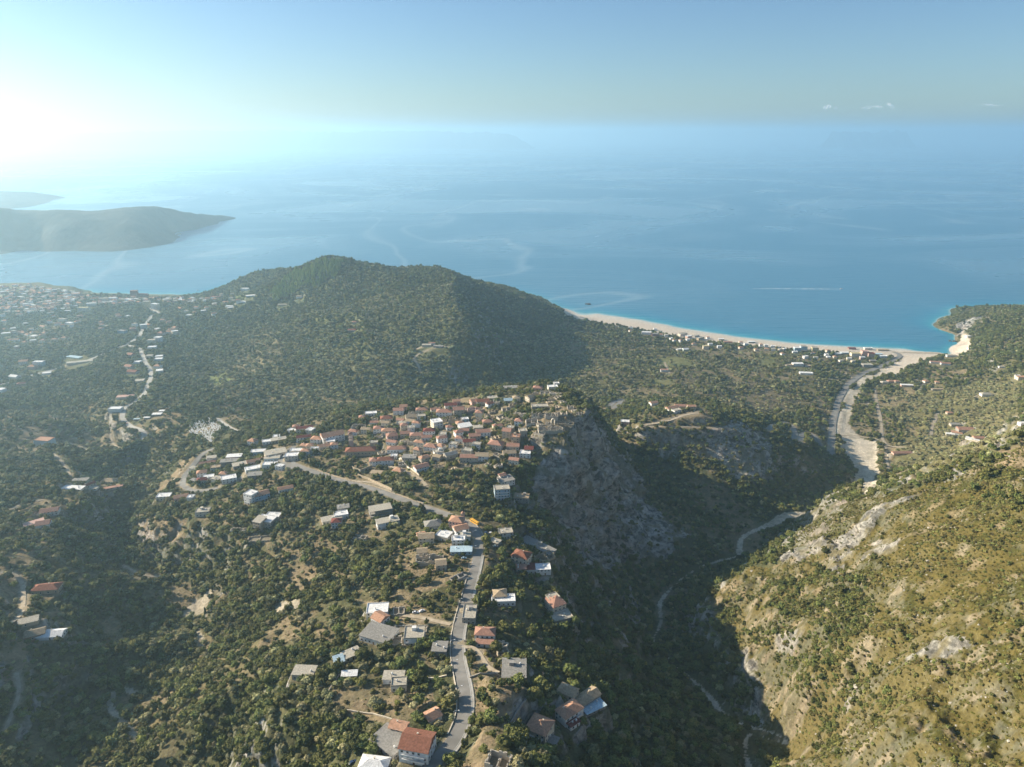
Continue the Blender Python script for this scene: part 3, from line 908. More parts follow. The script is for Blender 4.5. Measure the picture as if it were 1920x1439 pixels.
HTXT = """
722 870 18 9 2 8 hip brown white|long white two-storey building with rows of small windows below the church
702 872 9 9 2 8 hip red white|short white wing with red hip roof at the left end of the long white building
744 847 20 9 1.3 6 hip red white|white house with long red hip roof above the long white building
739 859 7 6 1 0 flat white white|small white flat box at the foot of the long red hip roof
710 811 11 9 2 4 hip red white|white house with red hip roof uphill of the church, left of a pair
729 813 16 9 1.6 6 hip orange cream|broad cream house with orange roof uphill of the church, right of a pair
735 824 12 9 2 20 hip red pink|pink house with red hip roof directly above the wooded court of the church
760 819 11 8 1.6 10 gable red stone|small house with red gable roof left of the palm garden wall
782 822 15 9 1.6 5 hip red stone|stone house with red roof behind the dark tree in mid village
805 815 13 9 2 4 hip dark white|plain white two-storey house with dark red hip roof in mid village
819 802 11 12 3 25 flat white cream|tall cream flat-roofed block, highest walls in the left village
809 844 14 9 1.6 -15 hip red white|white house with red hip roof, long side of an L with a small wing
827 843 8 7 1.6 -30 hip orange white|small white wing with orange hip roof right of the L-shaped house
725 792 14 10 2 12 hip brown cream|cream house with weathered brown hip roof in the upper left village
748 777 12 9 2 0 gable red white|white house with a plain red gable roof at the upper left village edge
757 770 9 8 2 10 gable orange pink|pink house with orange gable touching the plain red gable house
833 780 18 10 2 0 hip red white|white house with red roof and white parapet at the top of the village
860 780 12 10 3 8 gable red stone|tall stone building with red roof standing beside the top white house
791 774 14 8 1.6 6 hip red cream|low cream house with thin red roof on the upper village edge
845 766 14 9 1.6 10 gable dark white|white house with dark maroon roof behind the top white house
856 758 9 7 1.6 10 gable orange pink|little pink house with orange gable above the dark maroon roof
680 790 8 8 2 10 hip red cream|small square cream house with red roof alone at the left village end
696 779 14 8 1 10 flat white white|long low white flat-roofed building at the left village end
673 803 16 9 0.9 3 ruin none stone|low grey stone enclosure without roof at the left village end
770 788 11 9 1.8 15 gable tan stone|stone house with patchy tan and red roof in the upper village
790 786 10 8 1.6 10 flat sand white|white house with dark flat roof in the upper village
872 803 14 9 1 25 mono white white|low white shed with a tilted white roof in mid village
872 790 8 6 1 15 flat white blue|small pale blue and white house above the tilted white shed
790 882 14 9 1.6 30 gable red white|white house with red roof end beside the sloping lane below the village
748 889 11 8 1.4 -25 hip orange white|small white house with orange hip roof at the foot of the sloping lane
706 890 12 8 1 -10 frame tan cream|open one-storey frame of pale beams below the terrace wall
768 861 14 9 1 -5 slab grey stone|grey flat-roofed stone house behind the tree by the lane
755 873 9 7 1 8 ruin none stone|roofless stone shell beside the lane bend
845 858 13 8 1.4 30 gable grey stone|grey roofed stone house left of the long brick-red roof
854 792 15 9 2 -5 ruin none tan|tan ruined house with empty window openings near the village top
880 865 18 8 2 -3 gable red stone|long stone house with brick-red gable roof at the front of the village
904 863 13 9 2 -3 gable tan white|white two-storey house with pale tan gable next to the brick-red roof
930 840 15 11 2 -18 hip red stone|big square stone house with red hip roof in the front village
951 820 9 9 3 -15 gable red stone|narrow three-storey stone tower house with small red roof
957 812 8 7 2.5 -15 flat sand stone|flat-topped stone block behind the narrow tower house
967 832 9 9 3.2 -10 flat orange tan|tan stone tower house near the cliff with an orange roof patch
962 842 13 8 1.2 -5 gable red stone|stone house with red roof at the foot of the tan tower house
880 835 13 8 1.8 8 gable dark stone|stone house with dark red gable at the left end of the stepped roofs
890 824 12 8 1.8 8 gable red stone|house in the middle of the stepped row of red roofs
906 819 15 9 2.2 8 gable red white|white windowed house at the right end of the stepped red roofs
914 797 11 8 1.6 8 hip red tan|tan house with red hip roof above the stepped red roofs
896 806 10 7 1.2 8 slab sand stone|flat sandy roof between the stepped roofs and the tan house
900 792 9 7 1.4 0 ruin none stone|small roofless stone box left of the tan house with red hip roof
1012 768 19 9 1.6 3 flat sand stone|long stone house with sandy flat roof high on the old hilltop
968 752 9 9 1.6 5 pyr tan cream|cream house with pale pyramid roof on the hilltop
993 752 8 8 2 40 gable tan cream|cream house with steep pale gable on the hilltop
1008 731 11 8 1 -8 hip red pink|low house with faded red roof on the far hilltop rim
1036 731 12 8 1.6 10 flat white cream|white roofed house with a raised white block on the far hilltop rim
1043 725 7 6 1.5 10 flat white white|small bright white flat block at the far hilltop rim
957 730 17 9 1 8 slab grey stone|long grey flat roof at the far left hilltop rim
1042 741 13 7 1 -10 ruin none cream|pale roofless ruin on the far right hilltop rim
1022 739 12 7 0.8 0 ruin none stone|grey heap-like ruin between red roof and pale ruin on the far rim
889 760 9 8 2 25 gable orange pink|pink gabled house standing left of the brown roofed row
905 758 15 9 1.6 12 gable brown stone|wide stone house with faded brown roof on the upper village edge
923 751 12 8 1.2 6 slab sand cream|cream house with flat sandy roof on the upper village edge
892 771 20 7 1.2 14 ruin none pink|long pinkish ruined wall block below the faded brown roof
918 764 8 7 1.8 30 gable brown white|little white gable with brown roof in the upper village
930 760 8 6 1.6 -25 ruin none cream|pale standing gable wall of a ruin in the upper village
953 756 10 8 1.2 5 gable blue stone|house with blue-grey sheet roof left of the pyramid roof
873 772 9 6 1 10 ruin none stone|low ruin by the tall stone building with red roof
997 795 13 9 1.8 5 ruin none stone|ruined stone house with gable stumps in the old quarter
1010 783 15 9 2 -10 ruin none stone|largest roofless stone house in the old quarter
1034 784 14 9 1.4 0 ruin none stone|broken stone walls beside the castle court
975 780 13 8 1.2 -20 ruin none cream|pale ruin with broken white walls in the old quarter
960 790 16 4 1 -28 ruin none tan|long tan wall fragment above the tower houses
920 785 13 7 1.4 -40 ruin none tan|slanting tan ruin between the tan house and the hilltop
941 786 10 7 1.4 35 ruin none stone|dark stone ruin right of the slanting tan ruin
950 772 11 7 1.2 10 ruin none stone|ruin among trees below the blue-grey sheet roof
1032 812 26 8 2 6 ruin none stone|long castle wall ruin on the cliff edge
1060 796 18 7 0.8 -12 ruin none tan|low foundation walls in the castle court
1052 779 14 6 1.2 12 ruin none stone|stone curtain wall remains at the castle gate
1012 815 12 7 1 -30 ruin none stone|tumbled wall west of the long castle wall
985 856 11 9 1.6 -8 flat white white|white house with flat roof at the cliff end of the front village
992 850 9 9 1.8 -8 gable dark grey|grey gabled block right at the cliff end of the front village
955 853 13 8 1 10 gable tan stone|low stone house with tan roof below the tan tower house
935 857 10 6 0.9 -35 ruin none stone|narrow stone ruin right of the white house with tan gable
948 908 15 13 2 25 slab grey white|white house with curved grey roof terrace below the cliff
942 903 7 6 2.6 25 gable red white|red-roofed upper room on the house below the cliff
941 934 15 10 4 8 flat sand blue|pale blue four-storey block with stacked balconies below the cliff
978 941 15 10 2 -8 flat tan grey|grey two-storey house with tan flat roof right of the stacked balconies
572 810 20 9 2 12 gable dark cream|long cream house with dark red roof at the road fork, rearmost of three
556 806 9 8 1.6 12 hip red cream|small cream house with red hip roof behind the road fork
583 814 9 9 2 -20 flat white cream|cream flat-roofed block with dark openings beside the long dark red roof
572 827 19 8 2 17 gable dark white|white arcaded house with dark roof facing the road fork
595 830 13 10 2 -8 hip orange white|white house with orange hip roof left of the largest house
624 826 26 14 2.8 28 gable orange white|largest white house of the left village with long orange gable
621 834 10 9 1.8 10 flat white cream|cream annex under the largest orange gable
607 842 12 8 1.3 25 gable orange cream|small cream house with orange gable under the largest house
523 829 18 9 1.2 25 slab sand tan|long tan flat roof beyond the road fork
504 832 15 8 1 20 flat white white|low white flat roof left of the long tan flat roof
517 853 24 14 1.4 28 slab sand cream|large pale flat-roofed hall left of the village street
485 852 17 9 1.4 10 flat white blue|bluish white house with flat roof left of the large hall
440 860 17 9 1.3 8 slab white pink|white roof over red walls at the upper left of the hillside row
431 870 20 9 1.3 10 slab grey grey|grey flat roof below the white roof over red walls
453 875 19 10 1.2 28 slab sand grey|tan flat roof in the middle of the hillside row
482 868 22 6 1.3 28 gable orange pink|narrow house with a long orange gable in the hillside row
475 884 17 10 1.4 28 flat white white|bright white flat-roofed house in the middle of the hillside row
507 876 16 9 1.3 5 flat white white|brightest white flat roof beside the main road
479 896 15 10 1.6 10 slab grey grey|dark grey slab-roofed house below the bright white roofs
548 862 15 10 2 8 flat white cream|stepped white house in the fork of main road and street
556 850 13 8 1.3 5 flat white cream|white flat roof just above the stepped white house
511 864 17 8 1.2 12 slab sand blue|grey-white flat roof across the street from the stepped house
430 903 16 11 1.6 25 flat white white|white house with flat terrace right of the hairpin bend
536 921 15 7 1.2 25 gable orange white|low white house with orange roof on the slope below the road
473 944 11 10 4 -25 flat white white|tall white four-storey tower block on the left slope
491 938 15 10 2.6 35 gable orange blue|wing with orange roof joined to the tall white tower block
392 899 12 8 1.3 20 flat white white|white flat roof inside the hairpin bend
380 904 11 8 1.2 20 hip dark cream|cream house with dark red roof inside the hairpin bend
405 882 11 8 1.5 15 flat tan green|pale green house with tan roof above the hairpin bend
390 874 18 8 1.2 20 gable red stone|long stone house with faded red roof above the hairpin bend
366 905 10 6 1 -20 slab grey green|low greenish roof at the inner tip of the hairpin bend
309 936 15 10 1.5 8 flat white cream|cream house with white flat roof at the edge of the gorge
359 938 7 7 1.3 5 flat white white|tiny white cube below the hairpin bend
341 938 15 8 1.3 25 gable orange pink|pink house with orange roof hidden behind a tree below the hairpin
382 965 14 10 1.6 12 flat sand cream|cream square house with pale flat roof alone below the hairpin
501 985 17 12 2.5 -15 flat white stone|big stone house with white roof terrace on the left slope
514 975 14 9 1.4 -5 flat white cream|white terrace roof behind the big stone house
489 991 9 10 3 -20 mono sand tan|tan lean-to tower at the left end of the big stone house
488 1012 22 9 0.5 8 ruin none tan|pale stone terrace platform below the big stone house
456 997 24 5 0.7 -3 ruin none stone|long thin stone enclosure on the left slope
622 978 18 9 1.2 25 slab sand cream|sandy flat roof of the clustered house on the middle slope
640 971 13 9 1.4 20 flat white white|bright white roof of the clustered house on the middle slope
632 988 9 8 2 8 hip dark white|little white house with dark red roof under the sandy flat roof
644 957 11 8 1 15 slab grey grey|grey slab behind the bright white roof on the middle slope
714 967 21 12 3 20 frame sand tan|unfinished three-storey concrete frame below the main road
727 986 20 9 2 22 slab sand white|long white house with flat concrete roof before the unfinished frame
676 1010 12 6 0.8 -15 ruin none stone|stone arch ruin in scrub on the middle slope
857 990 12 10 3 -12 hip orange pink|tall pink house with orange hip roof at the road bend
864 1001 12 9 2 25 gable orange white|white house with orange gable in front of the tall pink house
865 1036 17 8 1 2 slab blue blue|low cafe with pale blue flat roof beside the road
860 1019 11 8 1.6 2 flat white white|white box with parapets behind the pale blue cafe roof
873 1012 8 6 1.6 2 slab sand white|sandy roof box between road and white house at the bend
833 1009 12 10 1.3 -25 flat white stone|white flat roof between the tan gable and the pink house
800 1016 13 9 1.8 5 gable tan cream|cream house with tan gable roof left of the white flat roof
790 1010 7 6 1.4 20 gable orange cream|small orange gable attached to the cream tan-roofed house
812 987 15 11 1 15 hip grey white|white low house with grey hip roof beside the main road
806 1056 22 9 2 6 ruin none stone|long roofless stone ruin left of the road
827 1065 8 9 1.6 10 gable tan stone|small stone ruin with tan gable at the right end of the long ruin
792 1045 8 7 2 5 gable tan stone|small tan-roofed corner of the long roofless ruin
948 1007 12 9 1.8 10 flat sand white|white unfinished house with open ground floor right of the plane tree
928 1020 9 6 1 -30 slab sand grey|grey shed under the plane tree
1008 1032 34 10 1.8 -42 slab grey stone|long grey flat roof running slantwise right of the brown hip roof
978 1052 14 11 1.8 -25 hip brown cream|cream house with broad brown hip roof on the right slope
1020 1050 18 9 1.6 35 ruin none tan|tan roofless building below the long slanting grey roof
977 1071 8 7 0.9 0 slab red stone|small brick-red flat roof left of the white porch house
999 1073 13 9 1.4 3 slab dark white|white porch house with a dark red roof strip
1018 1074 12 9 1.6 3 flat white white|white flat-roofed annex right of the dark red roof strip
860 1086 12 6 0.6 40 ruin none grey|low concrete platform at the left road edge
937 1123 10 9 1.6 5 pyr tan white|old tan tiled pyramid roof above a white terrace roof
944 1131 17 9 1.2 3 flat white white|wide white terrace roof below the old tan pyramid roof
1041 1143 11 13 2.6 28 hip red cream|cream tower house with small red roof at the canyon rim
1036 1136 9 7 2.9 28 flat sand cream|walled roof terrace behind the small red roof at the canyon rim
1052 1162 15 11 1.2 20 flat sand grey|pale concrete terrace below the cream tower house
881 1158 9 15 1.6 -2 flat sand grey|narrow bare concrete house touching the right road edge
709 1153 15 11 1.8 5 flat white white|white cubic house with white flat roof on the left terraces
748 1150 8 8 0.7 10 ruin none stone|small stone foundation right of the white cubic house
712 1197 21 15 1.4 -22 slab grey white|big slanting grey concrete roof on the left terraces
714 1173 9 9 2.2 -35 gable orange white|orange roof patch at the upper corner of the big grey concrete roof
778 1201 13 12 2 3 flat sand white|white house with pale flat roof beside the roofless yard
753 1206 13 9 0.9 3 ruin none stone|roofless stone yard left of the white house with pale flat roof
770 1182 22 7 0.5 0 ruin none stone|long low ruined wall above the roofless yard
825 1222 9 9 1.3 -3 slab grey grey|small concrete garage at the left road edge
739 1276 12 7 1.2 0 slab sand white|low white hut with sandy flat roof, left of two in the field
749 1290 9 7 1.4 5 flat sand white|low white cube, right of two huts in the field
659 1233 11 7 1 35 slab sand cream|sandy roofed shed among trees on the left terraces
636 1246 6 6 1 25 mono blue grey|small shed with shiny pale sheet roof on the left terraces
656 1272 9 4 0.8 5 mono white grey|narrow white sheet roof shed on the left terraces
572 1268 13 8 1.3 -3 slab sand grey|grey flat-roofed hut alone in the lower left scrub
811 1349 8 7 1 35 gable orange white|small orange-roofed hut beside the lower road wall
784 1414 15 13 3 -12 gable brown white|big white three-storey house with brown roof nearest the road bottom
733 1398 17 13 1.2 -35 slab grey grey|cracked grey concrete roof left of the big white three-storey house
749 1374 9 6 1.6 -15 gable orange cream|little orange roof behind the cracked grey concrete roof
703 1442 14 8 1.2 -8 hip white grey|pale sheet roof cut by the lower picture edge
910 1198 13 8 2 -3 hip red white|white house with red hip roof right of the road
909 1211 11 4 0.9 -3 mono red white|lower red porch roof in front of the white house right of the road
964 1265 14 16 1.6 -1 slab grey grey|bare grey concrete building with flat roof right of the road
942 1212 7 5 1 -15 ruin none cream|pale garden shed ruin beside the red porch
943 1228 8 4 1 20 ruin none tan|tan wall corner above the bare concrete building
1067 1345 14 9 2 38 hip orange white|white house with orange hip roof joined to a long brown roof
1094 1322 21 8 1.4 38 gable tan grey|long old brown roof behind the orange hip roof
1064 1308 11 8 1 -30 hip tan cream|cream house with old tan hip roof above the vineyard
1072 1360 7 6 1 38 slab dark white|small dark red porch at the front of the orange hip roof house
1110 1330 14 9 0.7 30 slab blue grey|low bluish sheet roof yard right of the long brown roof
1012 1384 12 12 3 -28 hip orange cream|cream three-storey villa with orange hip roof and balconies
1032 1395 8 6 0.9 -28 slab grey grey|small grey terrace at the right foot of the cream villa
935 1438 11 9 1.6 -20 ruin none stone|roofless grey stone hut cut by the lower picture edge
86 837 24 14 4 -8 flat orange blue|pale blue terraced hotel alone on the left hillside|hotel|hotel
206 908 18 10 2 -3 hip tan white|white two-storey house with tan roof above the gorge
165 914 18 5 1 55 gable dark stone|narrow dark red roof slanting left of the gorge
138 918 24 9 0.8 -5 slab white cream|long low white roof left of the narrow dark red roof
152 904 18 8 1 5 slab grey green|greenish grey roof behind the long low white roof
173 920 14 7 0.7 5 slab sand white|pale terrace right of the narrow dark red roof
213 921 22 5 0.8 25 slab red stone|low reddish platform on the gorge rim
95 965 17 10 1.5 20 gable red white|white house with broad red gable, upper one of the left farm
84 992 12 10 2.2 20 gable red white|white two-storey house with red gable, lower one of the left farm
65 986 17 8 1 40 slab pink tan|pinkish porch roof left of the lower farm house
90 1110 21 10 1.3 8 hip brown tan|long tan stone barn with brown hip roof in the left clearing
69 1195 13 9 1.2 25 gable tan brown|brown gabled shed at the lower left farm
96 1195 20 9 0.9 5 gable white white|pale plastic greenhouse roofs at the lower left farm|greenhouse|greenhouse
56 1175 13 6 1 25 mono sand tan|beige open shed above the brown gabled shed
1212 627 26 13 2 -8 flat white white|white modern villa at the far end of the beach
1228 630 16 12 2 -8 flat grey red|dark cube beside the white modern beach villa
1280 630 26 9 2.4 30 flat sand cream|cream two-storey guest house by the beach, left of a row
1291 634 16 9 2 30 flat white pink|pink and white guest house behind the beach
1313 637 22 8 2 35 flat sand tan|long tan guest house slanting to the beach
1305 632 18 7 1.4 35 slab sand grey|grey roofed row beside the long tan guest house
1323 655 14 10 3 -5 flat yellow cream|isolated cream apartment block in the olive grove|apartment_building|apartment building
1285 658 14 10 1.4 10 gable white green|small green-white villa in the olive grove
1273 657 16 5 1 30 slab white white|thin white strip roof left of the green-white villa
1240 624 4 4 1 0 flat white white|tiny white kiosk on the path to the beach
1352 638 14 8 1.2 0 slab white grey|white roofed beach bar on the sand edge
1365 643 22 8 0.8 -5 slab brown tan|brown reed-roofed beach bar
1408 643 18 9 1.2 5 slab white grey|white flat shed behind the beach road
1245 697 16 9 1.4 0 flat red white|white house with reddish terrace in the middle of the plain
1260 770 20 11 1.6 25 gable orange white|white farmhouse with orange roof on the second hill, left wing
1275 764 17 9 1 -5 gable red cream|long faded red roof behind the white farmhouse
1268 774 13 9 1.5 25 flat sand white|pale flat-roofed wing at the right of the white farmhouse
1225 760 13 9 1.8 20 gable orange white|small white house with orange gable left of the hilltop farmhouse
1296 768 13 8 2 0 gable orange cream|cream chapel-like house with orange roof right of the hilltop farmhouse
1172 796 13 10 1.6 -10 flat white pink|lone pinkish hut with white roof below the castle
1494 658 15 12 3 -3 flat white blue|blue-grey apartment block at the beach, left of three|apartment_building|apartment building
1506 656 16 12 3.4 -3 flat sand blue|wide pale blue apartment block at the beach, middle of three|apartment_building|apartment building
1527 658 16 12 3 -3 flat sand yellow|yellow apartment block at the beach, right of three|apartment_building|apartment building
1490 662 13 7 1.2 5 flat white white|low white roof in front of the blue-grey beach block
1495 686 24 12 2 0 flat white white|white guest house with grey sides in the grove behind the beach
1480 686 18 9 0.8 0 slab tan stone|low tan roof beside the white guest house in the grove
1514 688 14 8 1 0 slab tan pink|low pinkish roof right of the white guest house in the grove
1511 702 28 12 1.2 -8 flat white white|long brilliant white villa roof in the grove
1583 663 18 9 1 0 slab white blue|pale blue roof left of the pink hotel
1603 668 22 13 2.6 -3 flat yellow cream|cream block of balconies joined to the pink hotel|apartment_building|apartment building
1620 667 15 13 4 -3 flat pink pink|pink five-part hotel tower near the beach road|hotel|hotel
1632 669 16 13 3 -3 flat dark pink|lower mauve wing right of the pink hotel tower
1616 674 11 7 2 0 gable white pink|little pink gable in front of the pink hotel tower
1625 688 22 14 2 -3 flat sand grey|bare grey unfinished block between pink hotel and road
1636 678 16 9 1.6 -3 frame sand tan|open concrete frame behind the bare grey block
1645 666 22 9 1 0 slab blue grey|blue-grey roof right of the pink hotel
1656 670 16 10 1.2 -3 flat white white|white flat roof next to the beach road
1597 655 18 8 1.2 -3 slab dark red|dark beach restaurant roof behind the cream block
1627 656 20 8 1.6 0 flat white cream|cream house in front of the beach trees
1655 658 28 7 1 -3 slab tan tan|tan restaurant roofs on the sand by the road end
1570 665 15 7 1 0 slab white white|white roof left of the pale blue roof
1553 671 9 6 1 0 slab white white|small white roof in the grove left of the hotels
1524 664 9 5 1 0 gable red white|tiny red roof in the grove
1658 719 15 9 1 5 hip sand cream|cream roofed bungalow beyond the river, leftmost of the row
1669 717 14 9 1.1 5 hip orange pink|orange roofed bungalow beyond the river, second of the row
1681 718 12 8 1.1 5 hip orange cream|orange roofed bungalow beyond the river, third of the row
1700 725 25 8 1.1 -8 slab white pink|long white roofed bungalow at the right end of the river row
1736 717 12 9 1 10 hip orange white|orange roofed house at the bend of the river track
1757 720 10 8 1.2 -10 hip orange cream|orange roofed hut among trees right of the track bend
1757 732 24 7 0.8 0 slab tan grey|low tan sheds in the grove beyond the river
1754 681 24 8 1 -12 gable red white|long low barrack with red roof, left half, near the river mouth
1772 685 20 8 1.2 -12 gable red white|long low barrack with red roof, right half, near the river mouth
1783 669 22 9 1.3 -5 slab sand white|white beach restaurant at the right end of the bay
1815 633 12 8 1.2 10 slab white white|white hut on the rocks at the right headland
1817 655 8 6 1 0 flat white white|tiny white hut where the beach meets the headland
1848 743 20 10 1.4 -3 hip sand white|white villa with pale roof alone in the right olive grove
1690 852 31 8 0.9 3 gable red pink|long red roofed shed beside the gravel riverbed
1808 810 24 13 1.8 -8 gable red grey|large grey barn with red roof in the right hamlet
1790 800 17 9 1.3 -5 slab grey stone|grey flat roof at the back of the right hamlet
1793 815 16 9 1 -30 slab orange white|white and orange roof patchwork in the right hamlet
1781 818 13 7 0.9 -20 slab white stone|low white roof at the left end of the right hamlet
1834 824 16 9 1.1 -5 gable red tan|red roofed barn at the right end of the right hamlet
1822 828 18 6 0.9 -50 slab white white|white slanting strip roof in the right hamlet, left one
1831 829 13 5 0.9 -50 slab white cream|cream slanting strip roof in the right hamlet, right one
1780 777 12 7 1 0 hip orange stone|little house hidden in trees above the right hamlet
1912 712 15 11 2 0 flat orange cream|cream house with orange roof cut by the right picture edge
1908 709 9 8 1.4 0 flat white white|white house left of the orange roof at the right picture edge
1877 690 12 6 1 0 slab sand white|white hut on the wooded right slope
1916 798 10 8 1.5 0 flat white white|white hut at the right picture edge above the hamlet
754 505 13 10 1.6 0 flat white white|white house on the skyline of the big hill
762 505 9 8 2.2 0 flat sand cream|taller block beside the white skyline house
800 650 17 8 1.2 0 slab sand cream|pale roofs of the farm on the middle hill, left end
822 652 18 8 1 -12 slab grey grey|grey roofs of the farm on the middle hill, right end
810 647 12 6 1 0 gable red white|small red roof of the farm on the middle hill
660 622 16 9 1.3 0 gable brown grey|lone grey house with brown roof on the flank of the big hill
665 607 10 7 1.2 0 hip red tan|small red roof above the lone grey house on the hill flank
562 560 18 9 1.6 0 hip tan white|white farmhouse on the wooded flank of the big hill
530 573 24 8 0.7 0 slab sand cream|pale rocky yard and shed left of the wooded flank farmhouse
295 779 14 8 0.8 5 slab white grey|small shiny shed in the scrub right of the valley road, largest
304 773 8 6 0.8 5 slab white grey|small white shed just above the largest shiny one
276 786 9 4 0.7 5 slab white grey|narrow white shed left of the largest shiny one
257 789 9 4 0.7 5 slab blue grey|narrow bluish shed nearest the valley road
"""
RM['pink'] = roofm('pink_roof', (0.55, 0.36, 0.30))
RM['yellow'] = roofm('yellow_roof', (0.60, 0.52, 0.30))
WM['brown'] = wallm('brown_boards', (0.30, 0.17, 0.11))

import re
# the church with its bell tower
def church():
    u, v = 677, 852
    x, y = hit(u, v)
    z = float(H(x, y))
    ya = math.radians(7)
    w, d, h = 36, 13, 6.5
    flatten(x, y, w + 8, d + 6, ya, z)
    for k in range(-2, 3):
        FOOT.append((x + math.cos(ya) * k * 8, y + math.sin(ya) * k * 8, 9))
    e = tag(empty('church', (x, y, z), ya), 'long church with a brown-red hip roof beside the bell tower', 'church')
    link('wall', wall_mesh(w, d, h, WM['tan']), None, e)
    link('roof', roof_mesh('hip', w, d, h, RM['brown']), None, e)
    m = MB()
    m.tube([(w / 2, 0, -3), (w / 2, 0, 3.4), (w / 2, 0, 3.9)], [3.4, 3.4, 0.2], 14)
    m.build('apse', WM['tan'], e)
    for k in range(8):
        link('window', WIN, None, e, (-w / 2 + 3 + k * 4.3, -d / 2, 3.0))
    link('door', DOOR, None, e, (-w / 2 + 5.2, -d / 2 - 0.02, 0))
    # tower
    x, y = hit(659, 838)
    z = float(H(x, y))
    FOOT.append((x, y, 5))
    flatten(x, y, 7, 7, ya, z)
    e = tag(empty('bell_tower', (x, y, z), ya), 'square pinkish bell tower with arched openings beside the long church', 'bell tower')
    m = MB()
    m.box(-2.5, 2.5, -2.5, 2.5, -3, 9)
    for lv in (9.3, 13.3):
        for a in (-1, 1):
            for b_ in (-1, 1):
                m.box(a * 2 - 0.5, a * 2 + 0.5, b_ * 2 - 0.5, b_ * 2 + 0.5, lv, lv + 3.2)
        m.box(-0.35, 0.35, -2.4, -1.9, lv, lv + 3.2)
        m.box(-0.35, 0.35, 1.9, 2.4, lv, lv + 3.2)
        m.box(-2.4, -1.9, -0.35, 0.35, lv, lv + 3.2)
        m.box(1.9, 2.4, -0.35, 0.35, lv, lv + 3.2)
        m.box(-2.45, 2.45, -2.45, 2.45, lv + 3.2, lv + 3.7)
    m.build('shaft', WM['pink'], e)
    m = MB()
    for lv in (9.0, 12.98, 16.98):
        m = MB()
        m.box(-2.85, 2.85, -2.85, 2.85, lv, lv + 0.3)
        m.build('cornice', WM['cream'], e)
    m = MB()
    m.add([(-2.7, -2.7, 17.3), (2.7, -2.7, 17.3), (2.7, 2.7, 17.3), (-2.7, 2.7, 17.3), (0, 0, 20.2)], [(0, 1, 4), (1, 2, 4), (2, 3, 4), (3, 0, 4), (3, 2, 1, 0)])
    m.build('roof', RM['red'], e)
    m = MB()
    m.tube([(0, 0, 11.2), (0, 0, 10.7), (0, 0, 10.1)], [0.1, 0.4, 0.6], 10)
    m.build('bell', M_DARK, e)
    # shrine by the bend
    x, y = hit(868, 968)
    z = float(H(x, y))
    FOOT.append((x, y, 4))
    e = tag(empty('shrine', (x, y, z), 0), 'tiny pale domed shrine above the road bend', 'shrine')
    m = MB()
    m.box(-1.8, 1.8, -1.8, 1.8, -2, 3)
    m.build('wall', WM['pink'], e)
    m = MB()
    m.tube([(0, 0, 3), (0, 0, 3.8), (0, 0, 4.5), (0, 0, 5)], [1.6, 1.5, 0.9, 0.1], 12)
    m.build('dome', RM['orange'], e)
    # castle arch
    x, y = hit(1037, 798)
    z = float(H(x, y))
    e = tag(empty('castle_arch', (x, y, z), 0.3), 'tall pale arch of a ruined chapel standing in the castle', 'ruin')
    m = MB()
    m.box(-2.6, -1.4, -0.6, 0.6, -2, 6)
    m.box(1.4, 2.6, -0.6, 0.6, -2, 6)
    for k in range(8):
        a0, a1 = math.pi * k / 8, math.pi * (k + 1) / 8
        q = [(-math.cos(a0) * 1.4, 6 + math.sin(a0) * 1.4), (-math.cos(a1) * 1.4, 6 + math.sin(a1) * 1.4), (-math.cos(a1) * 2.6, 6 + math.sin(a1) * 2.6), (-math.cos(a0) * 2.6, 6 + math.sin(a0) * 2.6)]
        m.add([(p[0], -0.6, p[1]) for p in q] + [(p[0], 0.6, p[1]) for p in q], [(0, 1, 2, 3), (7, 6, 5, 4), (0, 4, 5, 1), (2, 6, 7, 3)])
    m.build('arch', WM['cream'], e)


church()
for row in HTXT.strip().split('\n'):
    q = row.split('|')
    f = q[0].split()
    label = q[1]
    kw = [k_ for k_ in ('shed', 'hut', 'villa', 'bungalow', 'bar', 'barn', 'greenhouse') if re.search(r'\b' + k_ + r's?\b', label)]
    nm = q[2] if len(q) > 2 else kw[0] if kw and f[6] not in ('ruin', 'frame') else ('ruined_house' if f[6] == 'ruin' else 'unfinished_building' if f[6] == 'frame' else 'house')
    ct = q[3] if len(q) > 3 else ('ruin' if f[6] == 'ruin' else 'building' if f[6] == 'frame' else 'house')
    kx = 1.12 if (640 < float(f[0]) < 1100 and float(f[1]) < 900) else 1.06
    add_house(float(f[0]), float(f[1]), float(f[2]) * kx, float(f[3]) * kx, float(f[4]), float(f[5]), f[6], f[7], f[8], label, nm, ct)

